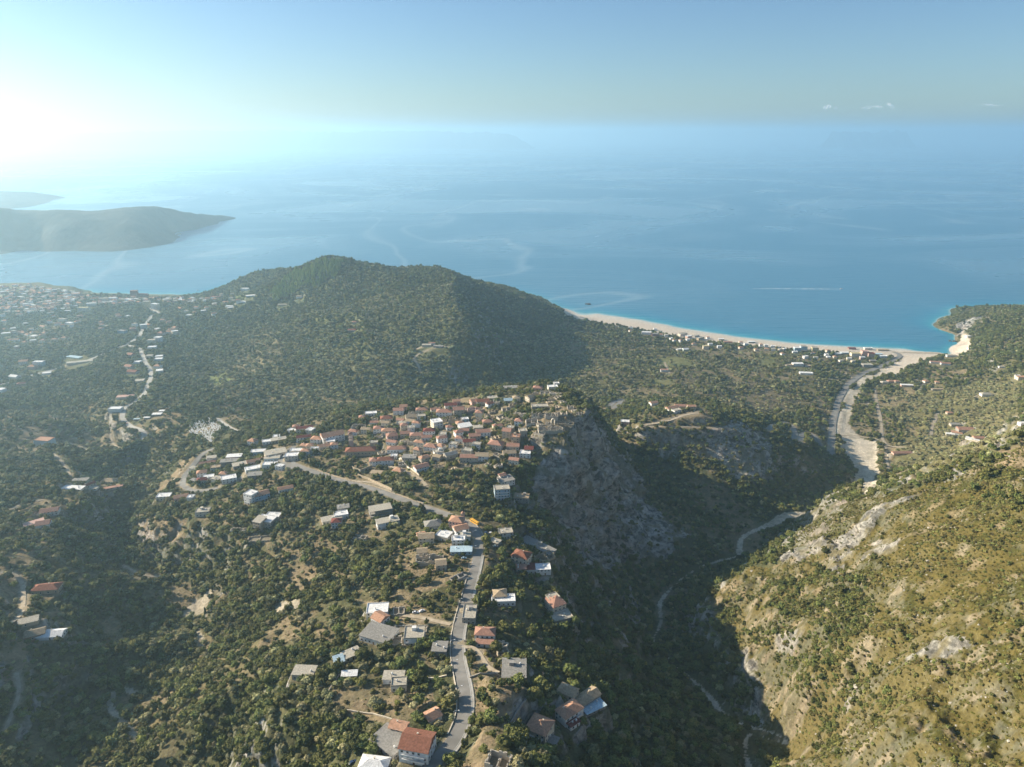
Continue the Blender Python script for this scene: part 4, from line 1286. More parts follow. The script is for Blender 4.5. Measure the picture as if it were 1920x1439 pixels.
# houses of the valley road and the bay town
rt = random.Random(12)
VAL = [(218, 772, 22, 2, 'flat', 'white', 'white', 'white two-storey house at the top of the valley road'), (236, 747, 30, 1.2, 'slab', 'pink', 'cream', 'long pinkish roof beside the valley road bend'),
       (262, 716, 18, 1, 'slab', 'sand', 'cream', 'pale shed yard left of the upper valley road'), (250, 700, 22, 1.4, 'gable', 'brown', 'pink', 'brownish house row on the bank left of the valley road'),
       (243, 690, 18, 1.4, 'gable', 'red', 'cream', 'red roof on the bank left of the valley road'), (258, 681, 16, 1, 'flat', 'white', 'white', 'low white roof left of the valley road middle'),
       (297, 690, 15, 1.6, 'hip', 'orange', 'white', 'white house with orange roof right of the valley road'), (300, 697, 14, 1, 'slab', 'white', 'white', 'flat white roof below the orange roof right of the valley road'),
       (299, 671, 17, 1.3, 'flat', 'white', 'cream', 'pale flat roof right of the middle valley road, upper'), (298, 676, 17, 1.3, 'flat', 'white', 'white', 'pale flat roof right of the middle valley road, lower'),
       (281, 670, 15, 1.3, 'flat', 'sand', 'cream', 'cream house right at the middle of the valley road'), (286, 654, 20, 1.5, 'flat', 'white', 'white', 'white house below the four-storey block'),
       (298, 641, 18, 4, 'flat', 'white', 'white', 'white four-storey block beside the lower valley road'), (285, 643, 20, 2.5, 'flat', 'sand', 'cream', 'cream block left of the white four-storey block'),
       (303, 629, 16, 2.4, 'hip', 'red', 'pink', 'pinkish house above the white four-storey block'), (270, 617, 18, 4, 'flat', 'white', 'blue', 'pale blue tall block where the roads meet'),
       (230, 625, 24, 2.5, 'flat', 'grey', 'blue', 'wide bluish block left of the road junction'), (250, 620, 16, 2, 'hip', 'red', 'pink', 'pinkish house between two blocks at the junction'),
       (246, 668, 14, 1.5, 'gable', 'red', 'pink', 'pink house left of the lower valley road'), (46, 684, 20, 3, 'gable', 'orange', 'cream', 'cream block with orange gable on the misty left plain'),
       (62, 692, 18, 2, 'hip', 'orange', 'pink', 'orange house right of the cream block on the misty plain'), (74, 686, 24, 3, 'flat', 'white', 'blue', 'white stepped block on the misty left plain'),
       (150, 681, 55, 1, 'slab', 'sand', 'cream', 'long cream industrial roof on the misty plain'), (140, 672, 40, 1, 'slab', 'blue', 'green', 'long green-blue hall roof on the misty plain'),
       (28, 708, 22, 1, 'gable', 'white', 'white', 'long pale greenhouse roof on the misty left plain'), (88, 702, 18, 1, 'flat', 'white', 'white', 'white low house right of the misty plain road'),
       (32, 654, 10, 2, 'flat', 'white', 'pink', 'small white and pink house alone in the misty trees'), (3, 735, 16, 2, 'flat', 'white', 'white', 'white block at the left picture edge'),
       (40, 722, 16, 1, 'hip', 'brown', 'tan', 'brown hut below the long pale greenhouse roof'), (12, 629, 22, 2, 'flat', 'white', 'yellow', 'yellowish block near the left picture edge'),
       (64, 632, 14, 1, 'slab', 'white', 'white', 'white shed in the misty orchard'), (118, 603, 24, 2.5, 'flat', 'sand', 'cream', 'cream block in the misty orchard'),
       (131, 609, 22, 2, 'flat', 'white', 'white', 'white square block right of the cream orchard block'), (158, 584, 34, 4, 'flat', 'yellow', 'cream', 'cream domed apartment block at the foot of the bay town'),
       (253, 556, 24, 7, 'flat', 'red', 'red', 'dark red tower block on the bay waterfront'), (268, 556, 40, 3, 'slab', 'dark', 'red', 'dark long roof beside the red tower block'),
       (277, 577, 22, 7, 'flat', 'sand', 'yellow', 'tall yellow balconied block at the end of the bay road'), (292, 580, 26, 6, 'flat', 'white', 'cream', 'tall cream block right of the yellow balconied block'),
       (460, 545, 26, 2, 'flat', 'white', 'white', 'white building above the football pitch'), (470, 556, 28, 1, 'slab', 'white', 'blue', 'long pale stand roof right of the football pitch'),
       (454, 568, 22, 1, 'slab', 'white', 'white', 'low white roof below the football pitch'), (430, 576, 22, 1, 'flat', 'white', 'white', 'low white house left of the pitch'),
       (195, 566, 30, 4, 'flat', 'sand', 'cream', 'apartment row near the waterfront, leftmost'), (212, 565, 28, 4, 'flat', 'white', 'white', 'apartment row near the waterfront, second from the left'),
       (228, 566, 28, 3, 'flat', 'sand', 'yellow', 'apartment row near the waterfront, third from the left'), (243, 568, 26, 4, 'flat', 'white', 'blue', 'apartment row near the waterfront, fourth from the left'),
       (172, 574, 30, 3, 'flat', 'white', 'cream', 'pale block left of the waterfront apartment rows'), (143, 556, 28, 3, 'flat', 'orange', 'pink', 'pink block on the slope of the bay town')]
for (u, v, w, fl, rf, rc, wc, lb) in VAL:
    add_house(u, v, w, min(w, 13), fl, rt.uniform(-20, 30), rf, rc, wc, lb, 'apartment_building' if fl > 3 else 'house', 'apartment building' if fl > 3 else 'house', detail=1 if fl >= 3 else 0)
cells = []
polys = [([(0, 538), (70, 536), (150, 552), (165, 566), (140, 580), (60, 588), (0, 590)], 150, 'on the hazy hill of the bay town'),
         ([(0, 590), (150, 580), (180, 585), (120, 640), (0, 650)], 34, 'in the misty orchards below the bay town'),
         ([(165, 558), (250, 560), (380, 560), (440, 552), (400, 566), (300, 570), (180, 575)], 60, 'along the bay waterfront'),
         ([(345, 565), (470, 560), (440, 590), (330, 600)], 16, 'scattered in the trees below the football pitch'),
         ([(180, 585), (330, 595), (330, 640), (290, 625), (180, 625)], 16, 'near the end of the bay road')]
TOWN_BITS = []
INDIV = {'scattered in the trees below the football pitch': 8, 'near the end of the bay road': 8}
ADJ = {'white': 'white', 'cream': 'cream', 'pink': 'pink', 'tan': 'tan', 'grey': 'grey'}
for poly, cnt, where in polys:
    us = [p[0] for p in poly]
    vs = [p[1] for p in poly]
    c = 0
    for _ in range(4000):
        if c >= cnt:
            break
        u = rt.uniform(min(us), max(us))
        v = rt.uniform(min(vs), max(vs))
        if not in_poly(np.array([u]), np.array([v]), poly)[0]:
            continue
        xy = hit(u, v)
        if H(*xy) < 2.5 or any((xy[0] - a) ** 2 + (xy[1] - b_) ** 2 < 15 ** 2 for a, b_ in cells):
            continue
        cells.append(xy)
        wc = rt.choice(['white', 'white', 'cream', 'cream', 'pink', 'tan', 'grey'])
        rf, rc = rt.choice([('flat', 'white'), ('flat', 'sand'), ('hip', 'orange'), ('hip', 'red'), ('gable', 'orange')])
        c += 1
        lb = 'small %s %s house %s' % (ADJ[wc], {'flat': 'flat-roofed', 'hip': 'red-roofed', 'gable': 'orange-gabled'}[rf], where)
        if c > INDIV.get(where, 0):
            x, y = xy
            z = float(H(x, y))
            FOOT.append((x, y, 8))
            ww, dd, hh, a = rt.uniform(10, 19), rt.uniform(8, 12), rt.choice([4, 6.3, 6.3, 9]), rt.uniform(-0.5, 0.7)
            TOWN_BITS.append((x, y, z, ww, dd, hh, a, rf, rc, wc))
            continue
        add_house(0, 0, rt.uniform(10, 19), rt.uniform(8, 12), rt.choice([1.3, 2, 2, 3]), rt.uniform(-30, 40), rf, rc, wc, lb, 'house', 'house',
                  '%s %s houses %s' % (ADJ[wc], {'flat': 'flat-roofed', 'hip': 'red-roofed', 'gable': 'orange-gabled'}[rf], where), xy=xy, detail=0)

mats_ = []
tv, tf, tmi = [], [], []


def mi(mat):
    if mat not in mats_:
        mats_.append(mat)
    return mats_.index(mat)


for (x, y, z, ww, dd, hh, a, rf, rc, wc) in TOWN_BITS:
    for me_, mt_ in ((wall_mesh(ww, dd, hh, None), WM[wc]), (roof_mesh(rf, ww, dd, hh, None), RM[rc])):
        o_ = len(tv)
        ca_, sa_ = math.cos(a), math.sin(a)
        tv += [(x + q.co.x * ca_ - q.co.y * sa_, y + q.co.x * sa_ + q.co.y * ca_, z + q.co.z) for q in me_.vertices]
        k_ = mi(mt_)
        for p_ in me_.polygons:
            tf.append(tuple(o_ + i_ for i_ in p_.vertices))
            tmi.append(k_)
        bpy.data.meshes.remove(me_)
me_ = mesh_from('hazy_bay_town', tv, tf)
for mt_ in mats_:
    me_.materials.append(mt_)
me_.polygons.foreach_set('material_index', tmi)
link('hazy_bay_town', me_)['kind'] = 'stuff'

# more houses between the named ones
rv = random.Random(8)
for poly, cnt, where, gap, mix_ in [
        ([(640, 800), (760, 772), (900, 755), (985, 790), (1000, 850), (960, 875), (840, 872), (760, 880), (700, 850)], 34, 'packed inside the old village', 3.0, 'r'),
        ([(440, 845), (520, 815), (640, 800), (655, 850), (560, 870), (480, 905), (420, 915), (370, 905), (360, 880)], 14, 'in the row on the left hillside', 3.5, 'w'),
        ([(1180, 612), (1300, 632), (1420, 648), (1540, 660), (1660, 668), (1640, 690), (1500, 672), (1300, 650), (1180, 625)], 34, 'in the strip behind the beach', 5.0, 'w')]:
    us = [p[0] for p in poly]
    vs = [p[1] for p in poly]
    made_ = 0
    for _ in range(3000):
        if made_ >= cnt:
            break
        u, v = rv.uniform(min(us), max(us)), rv.uniform(min(vs), max(vs))
        if not in_poly(np.array([u]), np.array([v]), poly)[0]:
            continue
        xy = hit(u, v)
        ww, dd = rv.uniform(8.5, 13), rv.uniform(6.5, 9)
        if any((xy[0] - fx_) ** 2 + (xy[1] - fy_) ** 2 < (fr_ + ww * 0.5 + gap - 2.0) ** 2 for fx_, fy_, fr_ in FOOT) or float(H(xy[0], xy[1], ROADMASK)) > 0.1:
            continue
        made_ += 1
        if mix_ == 'r':
            rf, rc, ad = rv.choice([('hip', 'red', 'red-roofed'), ('gable', 'red', 'red-roofed'), ('gable', 'tan', 'tan-roofed'), ('hip', 'orange', 'orange-roofed'), ('flat', 'sand', 'flat-roofed')])
            wc = rv.choice(['white', 'cream', 'cream', 'stone', 'white'])
        else:
            rf, rc, ad = rv.choice([('flat', 'white', 'flat-roofed'), ('slab', 'sand', 'flat-roofed'), ('hip', 'orange', 'orange-roofed')])
            wc = rv.choice(['white', 'cream', 'white'])
        lb = 'small %s %s house %s' % (wc, ad, where)
        add_house(0, 0, ww, dd, rv.choice([1.3, 1.6, 2]), rv.uniform(-25, 35), rf, rc, wc, lb, 'small_house', 'house', '%s %s houses %s' % (wc, ad, where), xy=xy)

# more roofless shells and terraces in the old quarter
rq = random.Random(3)
oq = [(905, 770), (960, 745), (1075, 745), (1085, 770), (1060, 815), (1000, 845), (940, 860), (890, 850), (850, 830), (835, 800)]
made = []
for _ in range(900):
    if len(made) >= 34:
        break
    u, v = rq.uniform(700, 1090), rq.uniform(740, 885)
    if not in_poly(np.array([u]), np.array([v]), [(640, 800), (760, 775), (900, 760), (960, 735), (1080, 735), (1090, 775), (1050, 825), (990, 850), (960, 880), (760, 885), (690, 835)])[0]:
        continue
    xy = hit(u, v)
    if any((xy[0] - fx_) ** 2 + (xy[1] - fy_) ** 2 < (fr_ + 5.5) ** 2 for fx_, fy_, fr_ in FOOT):
        continue
    made.append(xy)
    east = u > 880
    add_house(0, 0, rq.uniform(6, 11), rq.uniform(4.5, 7), rq.uniform(0.6, 1.5), rq.uniform(-40, 40), 'ruin', 'none', rq.choice(['stone', 'stone', 'tan']),
              'small roofless stone shell among bushes in the ruined half of the old village' if east else 'small roofless stone shell between the red roofs of the old village',
              'ruined_house', 'ruin', 'small stone shells in the %s' % ('ruined quarter' if east else 'red-roofed quarter'), xy=xy)

# ------------------------------------------------------------------ walls
def wall_line(pix, h, t, mat, label, name='stone_wall', cat='wall', sink=1.0, world=None, off=0.0):
    pl = world if world is not None else hits(pix)
    line = resample(pl, 3.0)
    if off:
        tt_ = np.gradient(line, axis=0)
        tt_ /= np.linalg.norm(tt_, axis=1)[:, None]
        line = line + np.stack([tt_[:, 1], -tt_[:, 0]], 1) * off
    tg = np.gradient(line, axis=0)
    tg /= np.linalg.norm(tg, axis=1)[:, None]
    nr = np.stack([tg[:, 1], -tg[:, 0]], 1)
    z = H(line[:, 0], line[:, 1])
    V = []
    F = []
    for i in range(len(line)):
        for (o, zz) in ((-t / 2, -sink), (t / 2, -sink), (t / 2, h), (-t / 2, h)):
            V.append((line[i, 0] + nr[i, 0] * o, line[i, 1] + nr[i, 1] * o, z[i] + zz))
    for i in range(len(line) - 1):
        a, b_ = i * 4, i * 4 + 4
        for k in range(4):
            j = (k + 1) % 4
            F.append((a + k, a + j, b_ + j, b_ + k))
    F.append((0, 1, 2, 3))
    F.append(tuple(len(V) - 4 + k for k in (3, 2, 1, 0)))
    return tag(link(name, mesh_from(name, V, F, mat)), label, cat)


ml = main_line[16::2]
k1 = int(len(ml) * 0.33)
wall_line(None, 0.9, 0.5, WM['cream'], 'pale roadside parapet along the left edge of the lower main road', 'road_parapet', 'parapet', world=[tuple(p) for p in ml[:k1:3]], off=-4.9)
wall_line(None, 0.8, 0.5, WM['grey'], 'grey roadside kerb wall along the right edge of the middle main road', 'road_parapet', 'parapet', world=[tuple(p) for p in ml[k1 + 10:int(len(ml) * 0.52):3]], off=5.2)
wall_line(None, 1.2, 0.6, WM['tan'], 'tan roadside wall along the upper edge of the road to the village', 'road_parapet', 'parapet', world=[tuple(p) for p in ml[int(len(ml) * 0.62):int(len(ml) * 0.93):3]], off=5.0)
for pix, h, m_, lb in [
    ([(654, 876), (664, 884), (676, 888), (698, 879)], 4.5, 'tan', 'tall pale retaining wall below the white schoolyard'),
    ([(671, 893), (690, 900), (712, 910), (735, 921)], 2.5, 'tan', 'long tan terrace wall above the village road'),
    ([(748, 862), (760, 874), (775, 884), (786, 893)], 1.8, 'cream', 'cream lane wall running down from the white building'),
    ([(998, 1298), (985, 1318), (968, 1340), (955, 1358)], 1.5, 'grey', 'stone wall slanting along the vineyard'),
    ([(955, 1366), (980, 1382), (1005, 1400)], 1.5, 'stone', 'stone wall below the cream villa'),
    ([(880, 1274), (900, 1266), (930, 1268), (965, 1270)], 1.2, 'stone', 'dark stone wall at the top edge of the dry field'),
    ([(870, 1204), (900, 1208), (925, 1213), (945, 1215)], 1.2, 'stone', 'garden wall below the red porch roof'),
    ([(762, 1280), (790, 1276), (812, 1274), (838, 1270)], 1.2, 'cream', 'white wall running from the huts to the road'),
    ([(604, 1312), (618, 1295), (630, 1278), (640, 1262)], 1.0, 'stone', 'stone terrace wall on the lower left terraces'),
    ([(600, 1333), (650, 1336), (700, 1342), (735, 1352)], 1.0, 'stone', 'low terrace wall across the lower left terraces'),
    ([(862, 1132), (890, 1134), (925, 1136), (960, 1142)], 1.0, 'stone', 'low wall from the road to the white terrace roof'),
    ([(1210, 790), (1230, 793), (1255, 788), (1270, 780)], 1.0, 'stone', 'dark wall around the garden of the hilltop farmhouse'),
    ([(955, 938), (930, 935)], 1.0, 'stone', 'short wall left of the stacked balconies'),
    ([(933, 890), (936, 905), (938, 920)], 1.6, 'tan', 'tan wall climbing left of the house below the cliff'),
    ([(1100, 1352), (1120, 1362), (1080, 1385)], 1.0, 'grey', 'terrace wall below the low bluish sheet roof'),
    ([(120, 1082), (118, 1094), (112, 1104)], 1.2, 'cream', 'pale wall at the right end of the long tan barn yard')]:
    wall_line(pix, h, 0.6, WM[m_], lb)
br = beach_road[1][::2]
wall_line(None, 1.0, 0.8, WM['grey'], 'long concrete river wall beside the road to the beach', 'river_wall', 'wall', sink=5.0, world=[tuple(p) for p in br[8:-8:3]], off=6.6)

# ------------------------------------------------------------------ vehicles, lamps, poles
M_TYRE = wallm('tyre_rubber', (0.03, 0.03, 0.03))
def paint(name, c):
    m, t, b = new_mat(name)
    b.inputs['Base Color'].default_value = (*c, 1)
    b.inputs['Roughness'].default_value = 0.35
    return m


def vehicle(u, v, rz, kind, pm, label):
    x, y = hit(u, v)
    z = float(H(x, y)) + 0.12
    FOOT.append((x, y, 4))
    e = tag(empty(kind, (x, y, z), math.radians(rz)), label, 'bus' if kind == 'bus' else 'van' if kind == 'van' else 'car')
    Lg, Wd, Hh = (11.0, 2.5, 3.0) if kind == 'bus' else (5.2, 2.0, 2.2) if kind == 'van' else (4.3, 1.75, 1.45)
    prof = ([(-.5, .35), (.5, .35), (.5, Hh - .6), (.47, Hh), (-.48, Hh), (-.5, Hh - .3)] if kind == 'bus' else
            [(-.5, .35), (.5, .35), (.5, 1.0), (.3, 1.15), (.2, Hh), (-.47, Hh), (-.5, 1.1)] if kind == 'van' else
            [(-.5, .35), (.5, .35), (.5, .75), (.27, .92), (-.45, .95), (-.5, .8)])
    m = MB()
    n = len(prof)
    m.add([(px * Lg, -Wd / 2, pz) for px, pz in prof] + [(px * Lg, Wd / 2, pz) for px, pz in prof],
          [tuple(range(n)), tuple(range(2 * n - 1, n - 1, -1))] + [(i, i + n, (i + 1) % n + n, (i + 1) % n) for i in range(n)])
    m.build('body', pm, e)
    m = MB()
    if kind == 'car':
        q = [(-.4, .93), (.24, .9), (.1, Hh), (-.28, Hh)]
        m.add([(a * Lg, -Wd * .44, b_) for a, b_ in q] + [(a * Lg, Wd * .44, b_) for a, b_ in q],
              [(0, 1, 2, 3), (7, 6, 5, 4), (0, 4, 5, 1), (1, 5, 6, 2), (3, 7, 4, 0)])
        m.build('cabin', M_GLASS, e)
        m = MB()
        m.box(-.27 * Lg, .09 * Lg, -Wd * .42, Wd * .42, Hh, Hh + .04)
        m.build('roof', pm, e)
    else:
        m.box(-Lg * .44, Lg * (.44 if kind == 'bus' else .2), -Wd / 2 - .02, Wd / 2 + .02, Hh - 1.25, Hh - .5)
        m.build('window', M_GLASS, e)
    wm = MB()
    wm.tube([(0, -.12, 0), (0, .12, 0)], [.36, .36], 12)
    wm = wm.mesh('wheel', M_TYRE)
    for a in (-.32, .32):
        for b_ in (-1, 1):
            link('wheel', wm, None, e, (a * Lg, b_ * (Wd / 2 - .1), .36))
    return e


P_WHITE = paint('white_paint', (0.75, 0.75, 0.75))
P_BLUE = paint('dark_blue_paint', (0.03, 0.06, 0.14))
P_YEL = paint('yellow_paint', (0.80, 0.42, 0.03))
P_LB = paint('pale_blue_paint', (0.35, 0.50, 0.60))
P_RED = paint('red_paint', (0.45, 0.05, 0.04))
vehicle(890, 982, -48, 'bus', P_YEL, 'yellow bus parked on the outside of the road bend')
vehicle(779, 1151, 5, 'car', P_WHITE, 'white car parked on the dirt track, left of a pair')
vehicle(791, 1147, 30, 'car', P_WHITE, 'white car parked on the dirt track, right of a pair')
vehicle(870, 1049, 5, 'car', P_LB, 'pale blue car parked before the pale blue cafe roof')
vehicle(922, 1004, -20, 'van', P_WHITE, 'white van parked above the plane tree shed')
vehicle(912, 1001, -40, 'car', P_BLUE, 'dark blue car left of the white van')
vehicle(929, 1026, 10, 'car', P_LB, 'pale blue car right of the plane tree')
vehicle(661, 1432, 35, 'car', P_BLUE, 'dark blue car in the lower left dirt yard')
vehicle(803, 965, -20, 'car', P_BLUE, 'dark car driving on the main road before the bend')
vehicle(374, 877, 60, 'car', P_WHITE, 'white car climbing to the hairpin bend')
vehicle(533, 858, 50, 'car', P_WHITE, 'white car in the village street')
vehicle(238, 795, 80, 'car', P_RED, 'red car on the valley road')

LAMP = MB()
LAMP.tube([(0, 0, -0.5), (0, 0, 7.6)], [0.14, 0.09], 8)
LAMP.tube([(0, 0, 7.5), (1.1, 0, 8.3), (2.4, 0, 8.5)], [0.07, 0.06, 0.05], 6)
LAMP = LAMP.mesh('pole', wallm('galvanised_steel', (0.42, 0.43, 0.44)))
LHEAD = MB()
LHEAD.box(2.3, 3.2, -0.2, 0.2, 8.4, 8.6)
LHEAD = LHEAD.mesh('lamp_head', WM['white'])
lamp_where = ['at the lower picture edge', 'near the small orange hut', 'opposite the dry field', 'level with the two white huts',
              'level with the bare concrete building', 'opposite the concrete garage', 'where the dirt track with two cars joins', 'level with the narrow concrete house',
              'between the narrow house and the low platform', 'just below the pale blue cafe']
for i, k in enumerate(np.linspace(3, int(len(ml) * 0.44), 10).astype(int)):
    tg = ml[k + 1] - ml[k]
    tg = tg / np.linalg.norm(tg)
    nx, ny = tg[1], -tg[0]
    x, y = ml[k, 0] - nx * 4.6, ml[k, 1] - ny * 4.6
    e = tag(empty('street_lamp', (x, y, float(H(x, y))), math.atan2(ny, nx)), 'steel street lamp on the left road edge ' + lamp_where[i], 'street lamp', 'street lamps along the main road')
    link('pole', LAMP, None, e)
    link('lamp_head', LHEAD, None, e)
UP = MB()
UP.tube([(0, 0, -1), (0, 0, 9.5)], [0.17, 0.11], 8)
UP = UP.mesh('pole', wallm('weathered_wood', (0.25, 0.21, 0.17)))
UX = MB()
UX.box(-1.1, 1.1, -0.08, 0.08, 8.7, 8.9)
for k in (-1, 0, 1):
    UX.tube([(k * .95, 0, 8.9), (k * .95, 0, 9.2)], [0.06, 0.05], 6)
UX = UX.mesh('crossarm', M_DARK)
for (u, v, wh) in [(859, 1124, 'left of the road, above the bend with the low platform'), (839, 1155, 'beside the junction of the dirt track'), (1018, 1283, 'above the vineyard by a dark tree'),
                   (900, 985, 'behind the yellow bus'), (735, 1288, 'beside the left hut in the field'), (676, 1150, 'left of the white cubic house'), (770, 930, 'beside the main road below the village')]:
    x, y = hit(u, v)
    e = tag(empty('utility_pole', (x, y, float(H(x, y))), random.uniform(0, 3)), 'wooden utility pole with crossarm ' + wh, 'utility pole', 'wooden utility poles')
    link('pole', UP, None, e)
    link('crossarm', UX, None, e)

# cemetery
GR = MB()
GR.box(-0.6, 0.6, -1.2, 1.2, -0.5, 0.45)
GR.box(-0.55, 0.55, 1.2, 1.45, -0.5, 1.5)
GR = GR.mesh('gravestone', WM['white'])
cpoly = [(352, 801), (375, 791), (392, 785), (410, 797), (420, 805), (405, 815), (396, 832), (380, 822), (355, 812)]
cp = np.array(hits(cpoly))
c = 0
gl = []
for _ in range(6000):
    x = rt.uniform(cp[:, 0].min(), cp[:, 0].max())
    y = rt.uniform(cp[:, 1].min(), cp[:, 1].max())
    if c >= 190 or not in_poly(np.array([x]), np.array([y]), cp)[0] or any((x - a) ** 2 + (y - b_) ** 2 < 9 for a, b_ in gl):
        continue
    gl.append((x, y))
    c += 1
    o = tag(link('gravestone', GR, None, None, (x, y, float(H(x, y)))), 'pale gravestone among many in the hillside cemetery', 'gravestone', 'gravestones of the hillside cemetery')
    o.rotation_euler = (0, 0, rt.uniform(-0.4, 0.4) + 0.5)
    o.scale = (rt.uniform(1.0, 1.5),) * 3
    FOOT.append((x, y, 1.6))

# ------------------------------------------------------------------ boats and rocks in the sea
def boat(u, v, ln_, rz, label):
    x, y, _ = P(u, v, 0)
    e = tag(empty('boat', (x, y, 0.2), math.radians(rz)), label, 'boat')
    m = MB()
    hw = ln_ * 0.15
    ring = [(-.5, -1), (.15, -1), (.5, 0), (.15, 1), (-.5, 1)]
    bot = [(a * ln_ * .9, b_ * hw * .6, -0.5) for a, b_ in ring]
    top = [(a * ln_, b_ * hw, 0.11 * ln_) for a, b_ in ring]
    m.add(bot + top, [(4, 3, 2, 1, 0), (5, 6, 7, 8, 9)] + [(i, (i + 1) % 5, (i + 1) % 5 + 5, i + 5) for i in range(5)])
    m.build('hull', P_WHITE, e)
    m = MB()
    m.box(-ln_ * .25, ln_ * .12, -hw * .6, hw * .6, 0.11 * ln_ + .01, 0.24 * ln_)
    m.build('cabin', WM['white'], e)
    return x, y


boat(812, 412, 17, 200, 'white motor boat alone far out in the middle of the sea')
sx_, sy_ = boat(1578, 542.5, 14, -5, 'speedboat drawing a long white wake off the beach')
boat(12, 511, 10, 40, 'small boat in the bay at the left picture edge')
boat(417, 522, 9, 10, 'small boat anchored left of the wooded point')
boat(371, 545, 9, 60, 'small boat close to the bay waterfront')
m = MB()
n = 40
vs_ = []
for k in range(n + 1):
    q = k / n
    x, y = sx_ - 6 - 330 * q, sy_ + 9 * q
    ww = 2.2 + 4 * q ** 0.5
    vs_ += [(x, y - ww * (1 - q * 0.7), 0.15), (x, y + ww * (1 - q * 0.7), 0.15)]
m.add(vs_, [(2 * k, 2 * k + 2, 2 * k + 3, 2 * k + 1) for k in range(n)])
M_FOAM2 = mat_noise('wake_foam', (0.30, 0.45, 0.55), (0.75, 0.80, 0.82), 0.05, rough=0.5, stops=(0.45, 0.6))
tag(m.build('wake', M_FOAM2), kind='stuff')


def rock(u, v, r, label, n=3):
    x, y, _ = P(u, v, 0)
    e_v, e_f = [], []
    rr_ = random.Random(int(u))
    for k in range(n):
        bmx = bmesh.new()
        bmesh.ops.create_icosphere(bmx, subdivisions=3, radius=1.0)
        o = len(e_v)
        ox, oy, s = rr_.uniform(-r, r) * .8, rr_.uniform(-r, r) * .3, r * rr_.uniform(.4, .8)
        for w_ in bmx.verts:
            q = 0.75 + 0.5 * float(vnoise(np.array([w_.co.x * 3 + k]), np.array([w_.co.y * 3 + w_.co.z * 2]), 1.0, 5)[0])
            e_v.append((x + ox + w_.co.x * s * q, y + oy + w_.co.y * s * q, w_.co.z * s * q * 0.75))
        for f in bmx.faces:
            e_f.append(tuple(o + w_.index for w_ in f.verts))
        bmx.free()
    tag(link('sea_rock', mesh_from('sea_rock', e_v, e_f, M_SEAROCK)), label, 'rock')


M_SEAROCK = mat_noise('sea_rock', (0.05, 0.05, 0.045), (0.14, 0.13, 0.11), 0.3, rough=0.9, bump=0.3)
rock(1102, 571, 9, 'dark rock islet standing off the beach', 4)
rock(334, 440, 14, 'small dark rock off the near headland tip', 2)
rock(1789, 641, 7, 'dark rock at the foot of the right headland', 3)
rock(1784, 640, 5, 'flat dark rock farther out beside the right headland', 2)
# ------------------------------------------------------------------ zones of the ground
WX = RX + (fbm(RX, RY, 26, 3, 91) - 0.5) * (10 + RY * 0.012)
WY = RY + (fbm(RX, RY, 26, 3, 92) - 0.5) * (10 + RY * 0.02)


def zone(poly, arr, val, world=False, warp=True, mode='set'):
    w = np.array(poly if world else hits(poly))
    x0, y0 = w.min(0) - 25
    x1, y1 = w.max(0) + 25
    ii = np.nonzero((RX > x0) & (RX < x1) & (RY > y0) & (RY < y1))
    if len(ii[0]) == 0:
        return
    px, py = (WX[ii], WY[ii]) if warp else (RX[ii], RY[ii])
    m = in_poly(px, py, w)
    sel = (ii[0][m], ii[1][m])
    if mode == 'max':
        arr[sel] = np.maximum(arr[sel], val)
    else:
        arr[sel] = val
    return sel


Z_DRY = np.zeros_like(HZ)      # dry grass and soil
Z_GRAVEL = np.zeros_like(HZ)
Z_SAND = np.zeros_like(HZ)
Z_ROCK = np.zeros_like(HZ)
Z_HILL = np.zeros_like(HZ)     # the grassy near hill on the right
Z_DENSE = np.zeros_like(HZ)
Z_LAWN = np.zeros_like(HZ)
Z_PINE = np.zeros_like(HZ)
Z_OLIVE = np.zeros_like(HZ)
Z_BARE = np.zeros_like(HZ)
Z_TOWN = np.zeros_like(HZ)
W0 = [P(1325, 1135, 100)[:2], P(1400, 1064, 140)[:2], P(1540, 1025, 190)[:2], P(1660, 935, 230)[:2], P(1800, 900, 270)[:2], P(1920, 832, 300)[:2],
      (1200, 900), (900, -50), (250, -50), (170, 300), (188, 400), (205, 470), (200, 530), (200, 600), (205, 690)]
zone(W0, Z_HILL, 1.0, world=True)
zone([(1490, 965), (1560, 946), (1650, 925), (1700, 925), (1620, 975), (1540, 1020), (1480, 1035), (1500, 1000)], Z_HILL, 0.55, mode='max')
